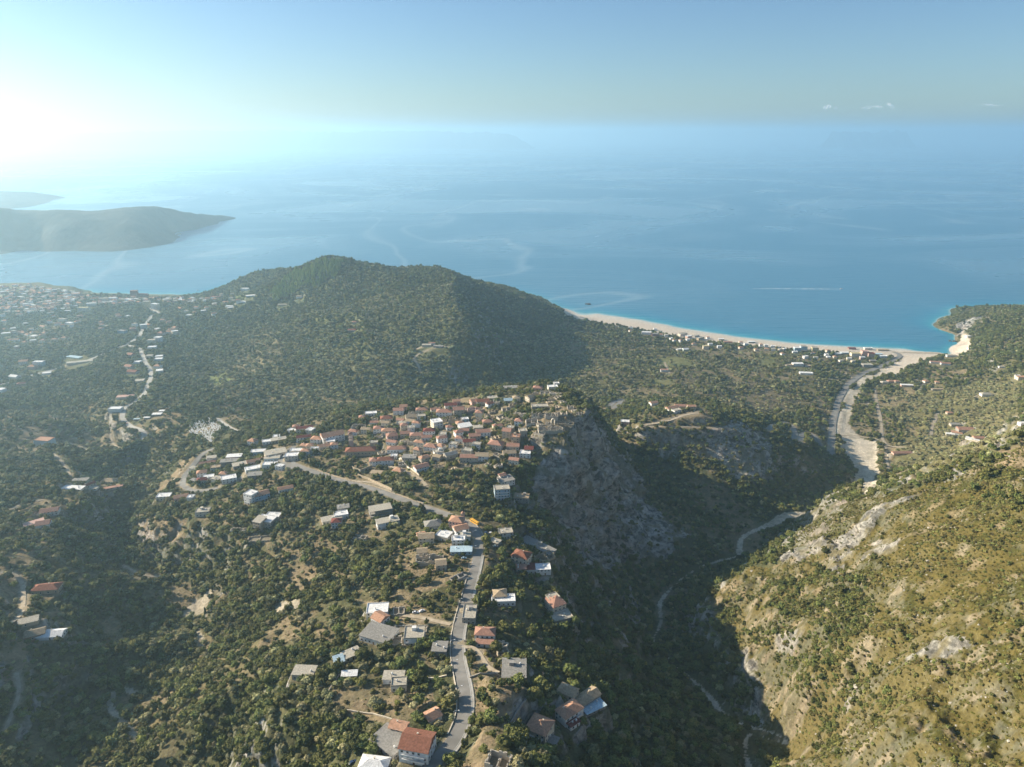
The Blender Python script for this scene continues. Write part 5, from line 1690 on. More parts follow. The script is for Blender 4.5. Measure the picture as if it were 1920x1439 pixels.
for p, v in [
    ([(880, 1285), (958, 1262), (985, 1290), (988, 1335), (955, 1385), (905, 1445), (850, 1445), (892, 1380)], 1.0),
    ([(872, 1208), (942, 1222), (946, 1268), (885, 1278)], 0.9),
    ([(670, 1290), (815, 1275), (818, 1310), (790, 1345), (735, 1375), (640, 1345), (610, 1300)], 0.9),
    ([(655, 1125), (760, 1135), (842, 1150), (842, 1172), (770, 1170), (690, 1135)], 0.8),
    ([(755, 1055), (830, 1065), (845, 1100), (795, 1118), (760, 1085)], 0.9),
    ([(250, 985), (300, 962), (345, 985), (335, 1012), (285, 1012)], 0.9), ([(320, 985), (352, 1005), (335, 1035), (315, 1020)], 0.9),
    ([(0, 1078), (60, 1080), (55, 1165), (0, 1190)], 0.8), ([(30, 1165), (110, 1135), (135, 1195), (0, 1225)], 0.9),
    ([(0, 1228), (62, 1222), (50, 1262), (22, 1292), (0, 1290)], 1.0), ([(120, 895), (230, 888), (235, 912), (150, 930), (85, 912)], 0.8),
    ([(10, 945), (80, 930), (100, 950), (30, 985)], 0.6),
    ([(326, 885), (345, 858), (372, 868), (348, 895), (325, 928), (285, 930), (300, 905)], 1.0),
    ([(40, 800), (180, 808), (210, 838), (120, 832), (60, 855), (15, 850)], 0.8),
    ([(1728, 690), (1815, 690), (1835, 712), (1765, 712)], 0.9), ([(1200, 795), (1290, 773), (1345, 772), (1330, 792), (1225, 806)], 1.0),
    ([(1632, 770), (1680, 770), (1720, 880), (1720, 905), (1655, 900), (1660, 840)], 0.6),
    ([(1538, 740), (1558, 745), (1550, 800), (1555, 850), (1540, 845), (1540, 790)], 0.8),
    ([(1245, 690), (1290, 700), (1340, 715), (1330, 735), (1230, 725)], 0.55),
    ([(1360, 735), (1440, 730), (1480, 745), (1400, 775), (1360, 760)], 0.5),
    ([(480, 620), (540, 650), (530, 680), (470, 700), (430, 690)], 0.5), ([(520, 1065), (590, 1060), (610, 1090), (545, 1110)], 0.8),
    ([(600, 1070), (660, 1070), (655, 1090), (605, 1090)], 0.7), ([(555, 915), (610, 915), (640, 935), (560, 935)], 0.6),
    ([(600, 858), (640, 868), (720, 905), (700, 912), (560, 872)], 0.7), ([(220, 780), (235, 800), (225, 820), (205, 840), (195, 820)], 0.7),
    ([(280, 800), (330, 788), (345, 800), (300, 815), (275, 835)], 0.8), ([(1070, 980), (1110, 960), (1140, 1010), (1100, 1020)], 0.5),
    ([(340, 1130), (420, 1090), (430, 1105), (370, 1150)], 0.6), ([(750, 1105), (800, 1125), (790, 1140), (740, 1125)], 0.6),
    ([(1120, 970), (1190, 985), (1160, 1010), (1110, 1000)], 0.6), ([(1500, 775), (1530, 740), (1545, 760), (1530, 800)], 0.4),
    ([(1185, 800), (1210, 802), (1330, 812), (1345, 850), (1320, 845), (1210, 815)], 0.8), ([(1300, 840), (1340, 840), (1350, 870), (1315, 860)], 0.8),
    ([(420, 1290), (470, 1240), (480, 1270), (430, 1310)], 0.5), ([(590, 1180), (640, 1175), (650, 1200), (600, 1215)], 0.7),
    ([(370, 1210), (400, 1180), (410, 1200), (385, 1240)], 0.7), ([(280, 1395), (330, 1390), (320, 1439), (290, 1439)], 0.4),
    ([(100, 600), (170, 620), (160, 650), (60, 655), (30, 630)], 0.5), ([(40, 770), (90, 765), (120, 790), (40, 790)], 0.5),
    ([(910, 620), (965, 620), (975, 650), (925, 652)], 0.6), ([(1860, 850), (1920, 830), (1920, 880), (1862, 882)], 1.0)]:
    zone(p, Z_DRY, v)
zone([(1575, 820), (1600, 818), (1640, 828), (1650, 870), (1652, 912), (1620, 932), (1604, 905), (1608, 885), (1586, 858)], Z_GRAVEL, 1.0)
zone([(1568, 820), (1570, 780), (1583, 745), (1606, 716), (1650, 694), (1686, 677), (1698, 665), (1716, 668), (1700, 684), (1650, 703), (1622, 722), (1602, 748),
      (1594, 790), (1604, 822)], Z_GRAVEL, 1.0)
zone([(1650, 1040), (1660, 1030), (1640, 1060)], Z_ROCK, 1)
river_pix = [P(*p)[:2] for p in [(1470, 1439, 120), (1420, 1380, 110), (1350, 1325, 98), (1290, 1270, 86), (1220, 1200, 74), (1235, 1130, 60),
                                 (1265, 1085, 55), (1330, 1062, 51), (1385, 1045, 47), (1395, 1010, 44), (1470, 965, 37)]] + [(440, 905), (515, 950), P(1615, 915, 22)[:2]]
river_line = resample([(150, 300), (175, 420)] + river_pix, 4.0)
wob = np.arange(len(river_line))
river_line[:, 0] += np.sin(wob * 0.21) * 4 + np.sin(wob * 0.07) * 5
river_line[:, 0] = smooth(river_line[:, 0], 10)
river_line[:, 1] = smooth(river_line[:, 1], 10)
ii, D, K = near_line(river_line, 26)
rw = 1.3 + 0.8 * np.sin(K * 0.13) + 1.2 * sstep(780, 800, river_line[K, 1]) + 5.5 * sstep(820, 900, river_line[K, 1])
rz = smooth(base_h(river_line[:, 0], river_line[:, 1]), 20) - 1.5
w = 1 - sstep(rw, rw + 9, D)
HZ[ii] = HZ[ii] * (1 - w) + (rz[K] + 0.04 * D) * w
Z_GRAVEL[ii] = np.maximum(Z_GRAVEL[ii], (D < rw + 2.5 * (fbm(RX[ii], RY[ii], 9, 2, 5) - 0.3)) * 0.85)
Z_CLEAR = np.zeros_like(HZ)
Z_CLEAR[ii] = np.maximum(Z_CLEAR[ii], D < rw + 5)
creek = resample(hits([(268, 1391), (240, 1365), (205, 1325), (208, 1305), (235, 1294), (262, 1302)]), 4.0)
ii, D, K = near_line(creek, 12)
Z_GRAVEL[ii] = np.maximum(Z_GRAVEL[ii], (D < 2.6) * 0.75)
for p in [[(372, 1170), (388, 1195), (392, 1215), (380, 1232), (372, 1215)], [(520, 1130), (560, 1120), (575, 1140), (530, 1150)],
          [(340, 1150), (370, 1120), (400, 1105), (390, 1130), (350, 1165)]]:
    zone(p, Z_GRAVEL, 0.6)
# beach
zone([(1045, 570), (1060, 575), (1120, 584), (1200, 596), (1300, 615), (1400, 630), (1500, 641), (1600, 647), (1700, 651), (1780, 650),
      (1800, 640), (1805, 622), (1820, 640), (1818, 655), (1802, 667), (1760, 668), (1720, 674), (1700, 672), (1600, 663), (1500, 657),
      (1400, 648), (1290, 635), (1180, 615), (1120, 605), (1060, 592)], Z_SAND, 1.0, warp=False)
zone([(1690, 655), (1780, 655), (1740, 675), (1700, 690), (1660, 705), (1650, 700), (1690, 675)], Z_SAND, 1.0)
for p in [[(1100, 792), (1160, 840), (1200, 900), (1260, 990), (1312, 1010), (1240, 1040), (1140, 1020), (1060, 990), (1010, 950), (992, 895),
           (1020, 860), (1075, 835)],
          [(1340, 802), (1395, 792), (1460, 850), (1450, 905), (1380, 895), (1330, 850)],
          [(1800, 602), (1845, 594), (1838, 603), (1812, 622), (1797, 636)],
          [(1075, 1000), (1180, 985), (1240, 1010), (1180, 1060), (1090, 1060)]]:
    zone(p, Z_ROCK, 0.9)
for p in [[(1548, 1012), (1600, 985), (1640, 950), (1720, 922), (1700, 945), (1640, 985), (1600, 1020), (1610, 1050), (1560, 1060)],
          [(1460, 1040), (1540, 1015), (1560, 1040), (1480, 1060)], [(1640, 1020), (1680, 1010), (1672, 1040), (1625, 1050)],
          [(1560, 1060), (1590, 1065), (1590, 1085), (1560, 1075)], [(1445, 1190), (1500, 1180), (1490, 1225), (1455, 1235)],
          [(1590, 1300), (1610, 1290), (1605, 1335), (1585, 1330)], [(1700, 1225), (1840, 1215), (1760, 1240), (1700, 1240)]]:
    zone(p, Z_ROCK, 0.62)
for p, v in [([(1385, 1155), (1440, 1090), (1500, 1080), (1550, 1060), (1600, 1075), (1648, 1112), (1630, 1160), (1600, 1200), (1580, 1260), (1540, 1290),
            (1490, 1240), (1440, 1200), (1400, 1220), (1330, 1180), (1322, 1140)], 0.55),
          ([(1550, 1070), (1600, 1080), (1645, 1112), (1630, 1150), (1590, 1210), (1560, 1250), (1530, 1240), (1540, 1170)], 0.95),
          ([(1322, 1140), (1380, 1130), (1400, 1150), (1370, 1190), (1340, 1195)], 0.9),
          ([(1370, 1190), (1440, 1190), (1445, 1240), (1420, 1230)], 0.9), ([(1440, 1240), (1500, 1230), (1560, 1290), (1640, 1260), (1660, 1330), (1600, 1330), (1560, 1439), (1530, 1400), (1480, 1300)], 0.6),
          ([(1600, 1300), (1650, 1290), (1650, 1340), (1620, 1340)], 0.95), ([(1820, 900), (1920, 880), (1920, 960), (1860, 1000), (1800, 950)], 0.45),
          ([(1470, 1270), (1520, 1300), (1540, 1360), (1510, 1350)], 0.9)]:
    zone(p, Z_DENSE, v, mode='max')
zone([(505, 548), (545, 515), (600, 490), (648, 492), (628, 520), (560, 548), (520, 562)], Z_PINE, 1.0)
zone([(380, 708), (420, 700), (432, 716), (400, 728)], Z_LAWN, 1.0)
zone([(408, 569), (455, 552), (472, 554), (452, 569)], Z_LAWN, 0.7, warp=False)
for p in [[(1225, 670), (1290, 672), (1300, 690), (1240, 692)], [(1420, 665), (1455, 670), (1450, 690), (1420, 685)], [(1225, 710), (1275, 712), (1270, 722), (1225, 722)]]:
    zone(p, Z_LAWN, 0.5)
zone([(400, 625), (1500, 660), (1560, 740), (1440, 790), (1180, 750), (600, 770), (300, 700)], Z_OLIVE, 0.5)
zone([(1620, 735), (1920, 700), (1920, 820), (1720, 900), (1690, 800)], Z_OLIVE, 1.0)
zone([(640, 775), (760, 760), (860, 742), (960, 725), (1090, 730), (1105, 785), (1060, 835), (990, 855), (960, 880), (860, 880), (760, 890), (690, 880), (640, 860)],
     Z_TOWN, 1.0)
zone([(1030, 765), (1106, 783), (1088, 812), (1050, 812), (1000, 800)], Z_DRY, 0.9)
zone([(0, 530), (140, 540), (330, 552), (400, 552), (330, 590), (180, 610), (0, 640)], Z_TOWN, 0.8)

# clearings of dry grass between the trees
open_n = fbm(RX, RY, 75, 4, 808, 0.55)
_gy, _gx = np.gradient(HZ, axis=0) / np.gradient(rr)[:, None], np.gradient(HZ, axis=1) / (rr[:, None] * (th[1] - th[0]))
OPEN = sstep(0.55, 0.61, open_n) * (Z_HILL < 0.3) * (Z_PINE < 0.5) * (1 - sstep(0.35, 0.6, np.hypot(_gx, _gy))) * (1 - 0.75 * sstep(1150, 1400, RY) * (RX < 150))
Z_DRY = np.maximum(Z_DRY, OPEN * 0.72)
HZ = HZ + Z_ROCK * Z_HILL * ((1 - np.abs(fbm(RX, RY, 13, 4, 909, 0.6) - 0.5) * 4) * 3.2 - 1.0)

# ------------------------------------------------------------------ terrain mesh and colour
slope2 = np.hypot(np.gradient(HZ, axis=0) / np.gradient(rr)[:, None], np.gradient(HZ, axis=1) / (rr[:, None] * (th[1] - th[0])))
nz1 = fbm(RX, RY, 45, 4, 200)
nz2 = fbm(RX, RY, 9, 4, 210)
nz3 = fbm(RX, RY, 160, 3, 220)


def mix(c, c2, m):
    return c * (1 - m[..., None]) + np.array(c2)[None, None, :] * m[..., None]


colr = np.zeros(HZ.shape + (3,)) + np.array([0.100, 0.094, 0.042])
colr = mix(colr, (0.175, 0.145, 0.075), sstep(0.42, 0.62, nz1 * 0.6 + nz2 * 0.4))
colr = mix(colr, (0.075, 0.085, 0.038), sstep(0.5, 0.65, nz3) * 0.6)
colr = mix(colr, (0.185, 0.165, 0.07), Z_OLIVE * 0.7)
colr = mix(colr, (0.105, 0.115, 0.045), 0.75 * sstep(1180, 1350, RY) * (1 - sstep(60, 220, RX)))
hillc = mix(np.zeros_like(colr) + np.array([0.125, 0.100, 0.030]), (0.070, 0.068, 0.017), sstep(0.42, 0.58, nz2 * 0.55 + nz1 * 0.45))
hillc = mix(hillc, (0.23, 0.18, 0.10), sstep(0.58, 0.72, nz2))
colr = colr * (1 - Z_HILL[..., None]) + hillc * Z_HILL[..., None]
colr = mix(colr, (0.27, 0.205, 0.125), Z_DRY * (0.55 + 0.45 * sstep(0.35, 0.6, nz2)))
rockm = np.maximum(Z_ROCK, sstep(0.95, 1.35, slope2) * 0.8 * (1 - 0.8 * Z_HILL)) * (0.25 + 0.75 * sstep(0.40, 0.52, nz2 * 0.6 + nz1 * 0.4))
colr = mix(colr, (0.42, 0.40, 0.37), rockm)
colr = mix(colr, (0.27, 0.20, 0.15), sstep(0.62, 0.75, nz1) * rockm * 0.7)
colr = mix(colr, (0.20, 0.225, 0.065), Z_LAWN * (0.55 + 0.45 * nz2))
colr = mix(colr, (0.31, 0.25, 0.17), np.maximum(Z_TOWN * 0.25, YARD * 0.45 * (0.3 + 0.7 * nz1)))
colr = mix(colr, (0.57, 0.50, 0.39), Z_GRAVEL * (0.65 + 0.35 * sstep(0.3, 0.6, nz2)))
colr = mix(colr, (0.60, 0.51, 0.40), Z_SAND)
colr = mix(colr, (0.56, 0.52, 0.45), Z_SAND * (1 - sstep(0.3, 2.2, HZ)))
colr = mix(colr, (0.36, 0.30, 0.21), ROADMASK * (1 - Z_GRAVEL) * (0.6 + 0.4 * nz2))

m, t, b = new_mat('terrain')
at = t.nodes.new('ShaderNodeAttribute')
at.attribute_name = 'Col'
geo = t.nodes.new('ShaderNodeNewGeometry')
n_a = t.nodes.new('ShaderNodeTexNoise')
n_a.inputs['Scale'].default_value = 0.35
n_a.inputs['Detail'].default_value = 8
n_a.inputs['Roughness'].default_value = 0.65
t.links.new(geo.outputs['Position'], n_a.inputs['Vector'])
mr = t.nodes.new('ShaderNodeMapRange')
mr.inputs['From Min'].default_value = 0.3
mr.inputs['From Max'].default_value = 0.7
mr.inputs['To Min'].default_value = 0.62
mr.inputs['To Max'].default_value = 1.38
t.links.new(n_a.outputs['Fac'], mr.inputs['Value'])
mx = t.nodes.new('ShaderNodeVectorMath')
mx.operation = 'SCALE'
t.links.new(at.outputs['Color'], mx.inputs[0])
ra = t.nodes.new('ShaderNodeAttribute')
ra.attribute_name = 'rock'
rn = t.nodes.new('ShaderNodeTexNoise')
rn.inputs['Scale'].default_value = 0.09
rn.inputs['Detail'].default_value = 9
rn.inputs['Roughness'].default_value = 0.7
rn.inputs['Distortion'].default_value = 0.6
rmap = t.nodes.new('ShaderNodeMapping')
rmap.inputs['Scale'].default_value = (1, 1, 1.9)
t.links.new(geo.outputs['Position'], rmap.inputs['Vector'])
t.links.new(rmap.outputs[0], rn.inputs['Vector'])
rr1 = t.nodes.new('ShaderNodeMapRange')
rr1.inputs['From Min'].default_value = 0.42
rr1.inputs['From Max'].default_value = 0.57
rr1.inputs['To Min'].default_value = 0.16
rr1.inputs['To Max'].default_value = 1.5
t.links.new(rn.outputs['Fac'], rr1.inputs['Value'])
rmx = t.nodes.new('ShaderNodeMix')
rmx.inputs[2].default_value = 1.0
t.links.new(ra.outputs['Fac'], rmx.inputs[0])
t.links.new(rr1.outputs[0], rmx.inputs[3])
rmu = t.nodes.new('ShaderNodeMath')
rmu.operation = 'MULTIPLY'
t.links.new(mr.outputs[0], rmu.inputs[0])
t.links.new(rmx.outputs[0], rmu.inputs[1])
t.links.new(rmu.outputs[0], mx.inputs['Scale'])
t.links.new(mx.outputs[0], b.inputs['Base Color'])
b.inputs['Roughness'].default_value = 0.95
b.inputs['Specular IOR Level'].default_value = 0.1
bp = t.nodes.new('ShaderNodeBump')
bp.inputs['Distance'].default_value = 1.6
bp.inputs['Strength'].default_value = 0.9
t.links.new(n_a.outputs['Fac'], bp.inputs['Height'])
bp2 = t.nodes.new('ShaderNodeBump')
bp2.inputs['Distance'].default_value = 9.0
t.links.new(ra.outputs['Fac'], bp2.inputs['Strength'])
t.links.new(rn.outputs['Fac'], bp2.inputs['Height'])
t.links.new(bp.outputs[0], bp2.inputs['Normal'])
t.links.new(bp2.outputs[0], b.inputs['Normal'])
M_TERR = m
crag = 1.5 * (1 - sstep(190, 212, HZ)) * sstep(0.75, 1.5, slope2) * np.clip(Z_ROCK + 0.35, 0, 1) * (1 - 0.7 * Z_HILL)
MXX = RX + crag * ((fbm(RY, HZ * 1.7, 30, 5, 611, 0.6) - 0.5) * 26)
MYY = RY + crag * ((fbm(RX, HZ * 1.9, 22, 4, 617, 0.6) - 0.5) * 12)
me = grid_mesh('hillside_ground', MXX, MYY, HZ, M_TERR)
rk = me.attributes.new('rock', 'FLOAT', 'POINT')
rk.data.foreach_set('value', rockm.astype(np.float32).ravel())
ca = me.color_attributes.new('Col', 'FLOAT_COLOR', 'POINT')
buf = np.ones((colr.shape[0] * colr.shape[1], 4), dtype=np.float32)
buf[:, :3] = colr.reshape(-1, 3)
ca.data.foreach_set('color', buf.ravel())
ground = tag(link('ground', me), kind='structure')
for o in COL.objects:
    if o.name.split('.')[0] in ('road', 'path'):
        o['kind'] = 'structure'

# ------------------------------------------------------------------ sea
def sea_material():
    m, t, b = new_mat('sea')
    geo = t.nodes.new('ShaderNodeNewGeometry')
    at = t.nodes.new('ShaderNodeAttribute')
    at.attribute_name = 'shallow'
    cr = t.nodes.new('ShaderNodeValToRGB')
    e = cr.color_ramp.elements
    e[0].position = 0.0
    e[0].color = (0.06, 0.195, 0.30, 1)
    e[1].position = 1.0
    e[1].color = (0.40, 0.52, 0.47, 1)
    k = cr.color_ramp.elements.new(0.35)
    k.color = (0.035, 0.21, 0.33, 1)
    k = cr.color_ramp.elements.new(0.8)
    k.color = (0.04, 0.29, 0.37, 1)
    t.links.new(at.outputs['Fac'], cr.inputs[0])
    t.links.new(cr.outputs[0], b.inputs['Base Color'])
    b.inputs['IOR'].default_value = 1.33
    # wind slicks: long streaks of smoother water
    mp = t.nodes.new('ShaderNodeMapping')
    mp.inputs['Rotation'].default_value = (0, 0, math.radians(-28))
    mp.inputs['Scale'].default_value = (0.00045, 0.00060, 1)
    t.links.new(geo.outputs['Position'], mp.inputs['Vector'])
    n1 = t.nodes.new('ShaderNodeTexNoise')
    n1.inputs['Scale'].default_value = 1.0
    n1.inputs['Detail'].default_value = 7
    n1.inputs['Distortion'].default_value = 1.6
    t.links.new(mp.outputs[0], n1.inputs['Vector'])
    r1 = t.nodes.new('ShaderNodeMapRange')
    r1.inputs['From Min'].default_value = 0.44
    r1.inputs['From Max'].default_value = 0.62
    r1.inputs['To Min'].default_value = 0.34
    r1.inputs['To Max'].default_value = 0.22
    t.links.new(n1.outputs['Fac'], r1.inputs['Value'])
    t.links.new(r1.outputs[0], b.inputs['Roughness'])
    # thin winding current lines
    n3 = t.nodes.new('ShaderNodeTexNoise')
    n3.inputs['Scale'].default_value = 0.00062
    n3.inputs['Detail'].default_value = 3
    n3.inputs['Distortion'].default_value = 1.2
    mp3 = t.nodes.new('ShaderNodeMapping')
    mp3.inputs['Scale'].default_value = (1.0, 0.55, 1)
    t.links.new(geo.outputs['Position'], mp3.inputs['Vector'])
    t.links.new(mp3.outputs[0], n3.inputs['Vector'])
    s3 = t.nodes.new('ShaderNodeMath')
    s3.operation = 'SUBTRACT'
    s3.inputs[1].default_value = 0.53
    t.links.new(n3.outputs['Fac'], s3.inputs[0])
    a3 = t.nodes.new('ShaderNodeMath')
    a3.operation = 'ABSOLUTE'
    t.links.new(s3.outputs[0], a3.inputs[0])
    r3 = t.nodes.new('ShaderNodeMapRange')
    r3.inputs['From Min'].default_value = 0.0
    r3.inputs['From Max'].default_value = 0.016
    r3.inputs['To Min'].default_value = 0.5
    r3.inputs['To Max'].default_value = 0.0
    t.links.new(a3.outputs[0], r3.inputs['Value'])
    r4 = t.nodes.new('ShaderNodeMapRange')
    r4.inputs['From Min'].default_value = 0.44
    r4.inputs['From Max'].default_value = 0.66
    r4.inputs['To Min'].default_value = 0.0
    r4.inputs['To Max'].default_value = 0.32
    t.links.new(n1.outputs['Fac'], r4.inputs['Value'])
    ad = t.nodes.new('ShaderNodeMath')
    ad.operation = 'ADD'
    ad.use_clamp = True
    t.links.new(r3.outputs[0], ad.inputs[0])
    t.links.new(r4.outputs[0], ad.inputs[1])
    mc = t.nodes.new('ShaderNodeMix')
    mc.data_type = 'RGBA'
    mc.inputs[7].default_value = (0.25, 0.37, 0.44, 1)
    t.links.new(ad.outputs[0], mc.inputs[0])
    t.links.new(cr.outputs[0], mc.inputs[6])
    t.links.new(mc.outputs[2], b.inputs['Base Color'])
    # swell and ripples
    mp2 = t.nodes.new('ShaderNodeMapping')
    mp2.inputs['Rotation'].default_value = (0, 0, math.radians(24))
    mp2.inputs['Scale'].default_value = (0.008, 0.045, 1)
    t.links.new(geo.outputs['Position'], mp2.inputs['Vector'])
    n2 = t.nodes.new('ShaderNodeTexNoise')
    n2.inputs['Scale'].default_value = 1.0
    n2.inputs['Detail'].default_value = 6
    n2.inputs['Roughness'].default_value = 0.6
    t.links.new(mp2.outputs[0], n2.inputs['Vector'])
    bp = t.nodes.new('ShaderNodeBump')
    bp.inputs['Distance'].default_value = 9.0
    bp.inputs['Strength'].default_value = 0.6
    t.links.new(n2.outputs['Fac'], bp.inputs['Height'])
    t.links.new(bp.outputs[0], b.inputs['Normal'])
    return m


SR, SCN = 420, 520
sr = 1100.0 * (90000.0 / 1100.0) ** (np.linspace(0, 1, SR))
st = np.linspace(math.radians(-80), math.radians(80), SCN)
SX = sr[:, None] * np.sin(st)[None, :]
SY = sr[:, None] * np.cos(st)[None, :]
dep = np.full(SX.shape, -40.0)
m_in = (SY < 3200) & (np.abs(SX) < 2700) & (sr[:, None] < R1 - 20)
tt = np.arctan2(SX, SY)
m_in &= (tt > TH0) & (tt < TH1)
dep[m_in] = H(SX[m_in], SY[m_in])
shal = np.clip(np.exp(dep / 6.0), 0, 1)
shal = np.where(dep < -30, 0, shal)
me = grid_mesh('sea', SX, SY, np.zeros_like(SX), sea_material())
fa = me.attributes.new('shallow', 'FLOAT', 'POINT')
fa.data.foreach_set('value', shal.astype(np.float32).ravel())
sea = tag(link('sea', me), kind='structure')
# white surf line along the long beach
M_FOAM = mat_noise('foam', (0.55, 0.62, 0.64), (0.8, 0.82, 0.82), 0.15, rough=0.6)

# ------------------------------------------------------------------ far headlands and islands
def rbf_land(name, ctrl, x0, x1, y0, y1, step, mat, namp, seed, cc=60.0, mask_amp=1.0):
    c = np.array([to_w(p) for p in ctrl])
    n = len(c)
    Dm = np.sqrt((c[:, None, 0] - c[None, :, 0]) ** 2 + (c[:, None, 1] - c[None, :, 1]) ** 2 + cc * cc)
    Mx = np.zeros((n + 1, n + 1))
    Mx[:n, :n] = -Dm + np.eye(n) * 5
    Mx[:n, n] = 1
    Mx[n, :n] = 1
    s = np.linalg.solve(Mx, np.append(c[:, 2], 0))
    X, Y = np.meshgrid(np.arange(x0, x1, step), np.arange(y0, y1, step))
    d = np.sqrt((X[..., None] - c[:, 0]) ** 2 + (Y[..., None] - c[:, 1]) ** 2 + cc * cc)
    Z = -(d @ s[:n]) + s[n]
    Z += (1 - np.abs(fbm(X, Y, 260, 5, seed) - 0.5) * 4 - 0.4) * namp * sstep(0, 60, Z)
    Z = np.maximum(Z, -12)
    return tag(link(name, grid_mesh(name, X, Y, Z, mat)), kind='structure')


M_HEAD = mat_noise('headland_scrub', (0.012, 0.018, 0.014), (0.045, 0.042, 0.032), 0.012, rough=0.95, detail=12, stops=(0.38, 0.66), bump=6, bump_scale=0.03)
head1 = [(0, 397, 168), (100, 400, 150), (170, 401, 135), (230, 393, 150), (330, 397, 105), (400, 403, 40), (427, 407, 0), (0, 478, 0), (60, 468, 3),
         (130, 471, 0), (230, 471, 0), (300, 461, 0), (328, 441, 0), (334, 434, 3), (360, 422, 0), (392, 414, 0), (150, 440, 62), (250, 420, 98),
         (200, 430, 78), (300, 424, 66), (100, 432, 85), (310, 440, 25), (50, 450, 30), (-100, 398, 180), (-100, 475, 10), (-100, 440, 70)]
h1w = [to_w(p) for p in head1]
head1 += [("W", h1w[k][0] - 150, h1w[k][1] + 620, -10) for k in (0, 1, 2, 3, 4)] + [("W", h1w[5][0] + 60, h1w[5][1] + 330, -25), ("W", h1w[6][0] + 220, h1w[6][1] + 120, -40)]
for q in range(1, 8):
    head1.append(("W", h1w[3][0] + (h1w[4][0] - h1w[3][0]) * q / 8, h1w[3][1] + (h1w[4][1] - h1w[3][1]) * q / 8, 150 - 45 * q / 8))
    head1.append(("W", h1w[4][0] + (h1w[5][0] - h1w[4][0]) * q / 8, h1w[4][1] + (h1w[5][1] - h1w[4][1]) * q / 8, 105 - 65 * q / 8))
    head1.append(("W", h1w[5][0] + (h1w[6][0] - h1w[5][0]) * q / 8, h1w[5][1] + (h1w[6][1] - h1w[5][1]) * q / 8, 40 - 38 * q / 8))
head1 += [('W', h1w[k][0] + 20, h1w[k][1] - 140, -25) for k in (9, 10, 11)] + [('W', h1w[12][0] + 140, h1w[12][1] - 60, -25), ('W', h1w[15][0] + 120, h1w[15][1] - 60, -30), ('W', h1w[14][0] + 140, h1w[14][1] - 60, -25)]
rbf_land('headland', head1, -4300, -1600, 3150, 5500, 16, M_HEAD, 9, 301)
head2 = [(120, 370, 0), (100, 366, 26), (60, 361, 60), (0, 360, 82), (-100, 359, 100), (70, 385, 0), (35, 380, 30), (0, 386, 20), (-60, 395, 0),
         (100, 375, 0)]
h2w = [to_w(p) for p in head2]
head2 += [('W', h2w[k][0], h2w[k][1] + 700, -20) for k in (1, 2, 3, 4)] + [('W', h2w[0][0] + 250, h2w[0][1], -40), ('W', h2w[5][0] + 150, h2w[5][1] - 150, -30)]
rbf_land('headland', head2, -6400, -3500, 5300, 7300, 30, M_HEAD, 6, 333)


def far_ridge(name, dist, a_px, b_px, prof, mat, depth=1500):
    """a mountain range standing in the sea, given the heights of its crest"""
    n = 240
    us = np.linspace(a_px, b_px, n)
    tops = np.interp(us, [p[0] for p in prof], [p[1] for p in prof])
    tops = tops + (fbm(us * 10, us * 0 + 3, 160, 4, 9) - 0.5) * 0.12 * tops
    rows = np.linspace(-1, 1, 17)
    X = np.zeros((17, n))
    Y = np.zeros((17, n))
    Z = np.zeros((17, n))
    for k, q in enumerate(rows):
        X[k] = (us - 960) / FOC * dist * 1.02
        Y[k] = dist + q * depth + (fbm(us * 6, us * 0 + k, 50, 3, 4) - 0.5) * 300
        Z[k] = tops * (1 - abs(q)) ** 0.8 * (0.85 + 0.3 * fbm(us * 8, us * 0 + k * 40.0, 60, 3, 12)) - 4
    return tag(link(name, grid_mesh(name, X, Y, Z, mat)), kind='structure')


far_ridge('mountains', 28000, 120, 1000, [(120, 0), (200, 520), (260, 560), (330, 585), (400, 612), (470, 608), (530, 615), (580, 585), (640, 560),
                                         (720, 590), (800, 580), (900, 555), (960, 480), (1000, 0)], M_HEAD)
far_ridge('island', 28000, 1500, 1652, [(1500, 0), (1515, 555), (1540, 588), (1570, 578), (1600, 602), (1630, 605), (1645, 570), (1652, 0)], M_HEAD, 700)

# small clouds low above the horizon, far outside the haze
M_CLOUD, t, b = new_mat('cloud')
b.inputs['Base Color'].default_value = (0.85, 0.85, 0.85, 1)
b.inputs['Roughness'].default_value = 1.0
b.inputs['Specular IOR Level'].default_value = 0.0
lw = t.nodes.new('ShaderNodeLayerWeight')
lw.inputs['Blend'].default_value = 0.5
cmr = t.nodes.new('ShaderNodeMapRange')
cmr.inputs['From Min'].default_value = 0.1
cmr.inputs['From Max'].default_value = 0.8
cmr.inputs['To Min'].default_value = 0.2
cmr.inputs['To Max'].default_value = 0.0
t.links.new(lw.outputs['Facing'], cmr.inputs['Value'])
tr_ = t.nodes.new('ShaderNodeBsdfTranslucent')
tr_.inputs['Color'].default_value = (1, 1, 1, 1)
tp_ = t.nodes.new('ShaderNodeBsdfTransparent')
m1_ = t.nodes.new('ShaderNodeMixShader')
m2_ = t.nodes.new('ShaderNodeMixShader')
m1_.inputs[0].default_value = 0.6
b.inputs['Base Color'].default_value = (1, 1, 1, 1)
t.links.new(b.outputs[0], m1_.inputs[1])
t.links.new(tr_.outputs[0], m1_.inputs[2])
t.links.new(cmr.outputs[0], m2_.inputs[0])
t.links.new(tp_.outputs[0], m2_.inputs[1])
t.links.new(m1_.outputs[0], m2_.inputs[2])
t.links.new(m2_.outputs[0], t.nodes['Material Output'].inputs['Surface'])
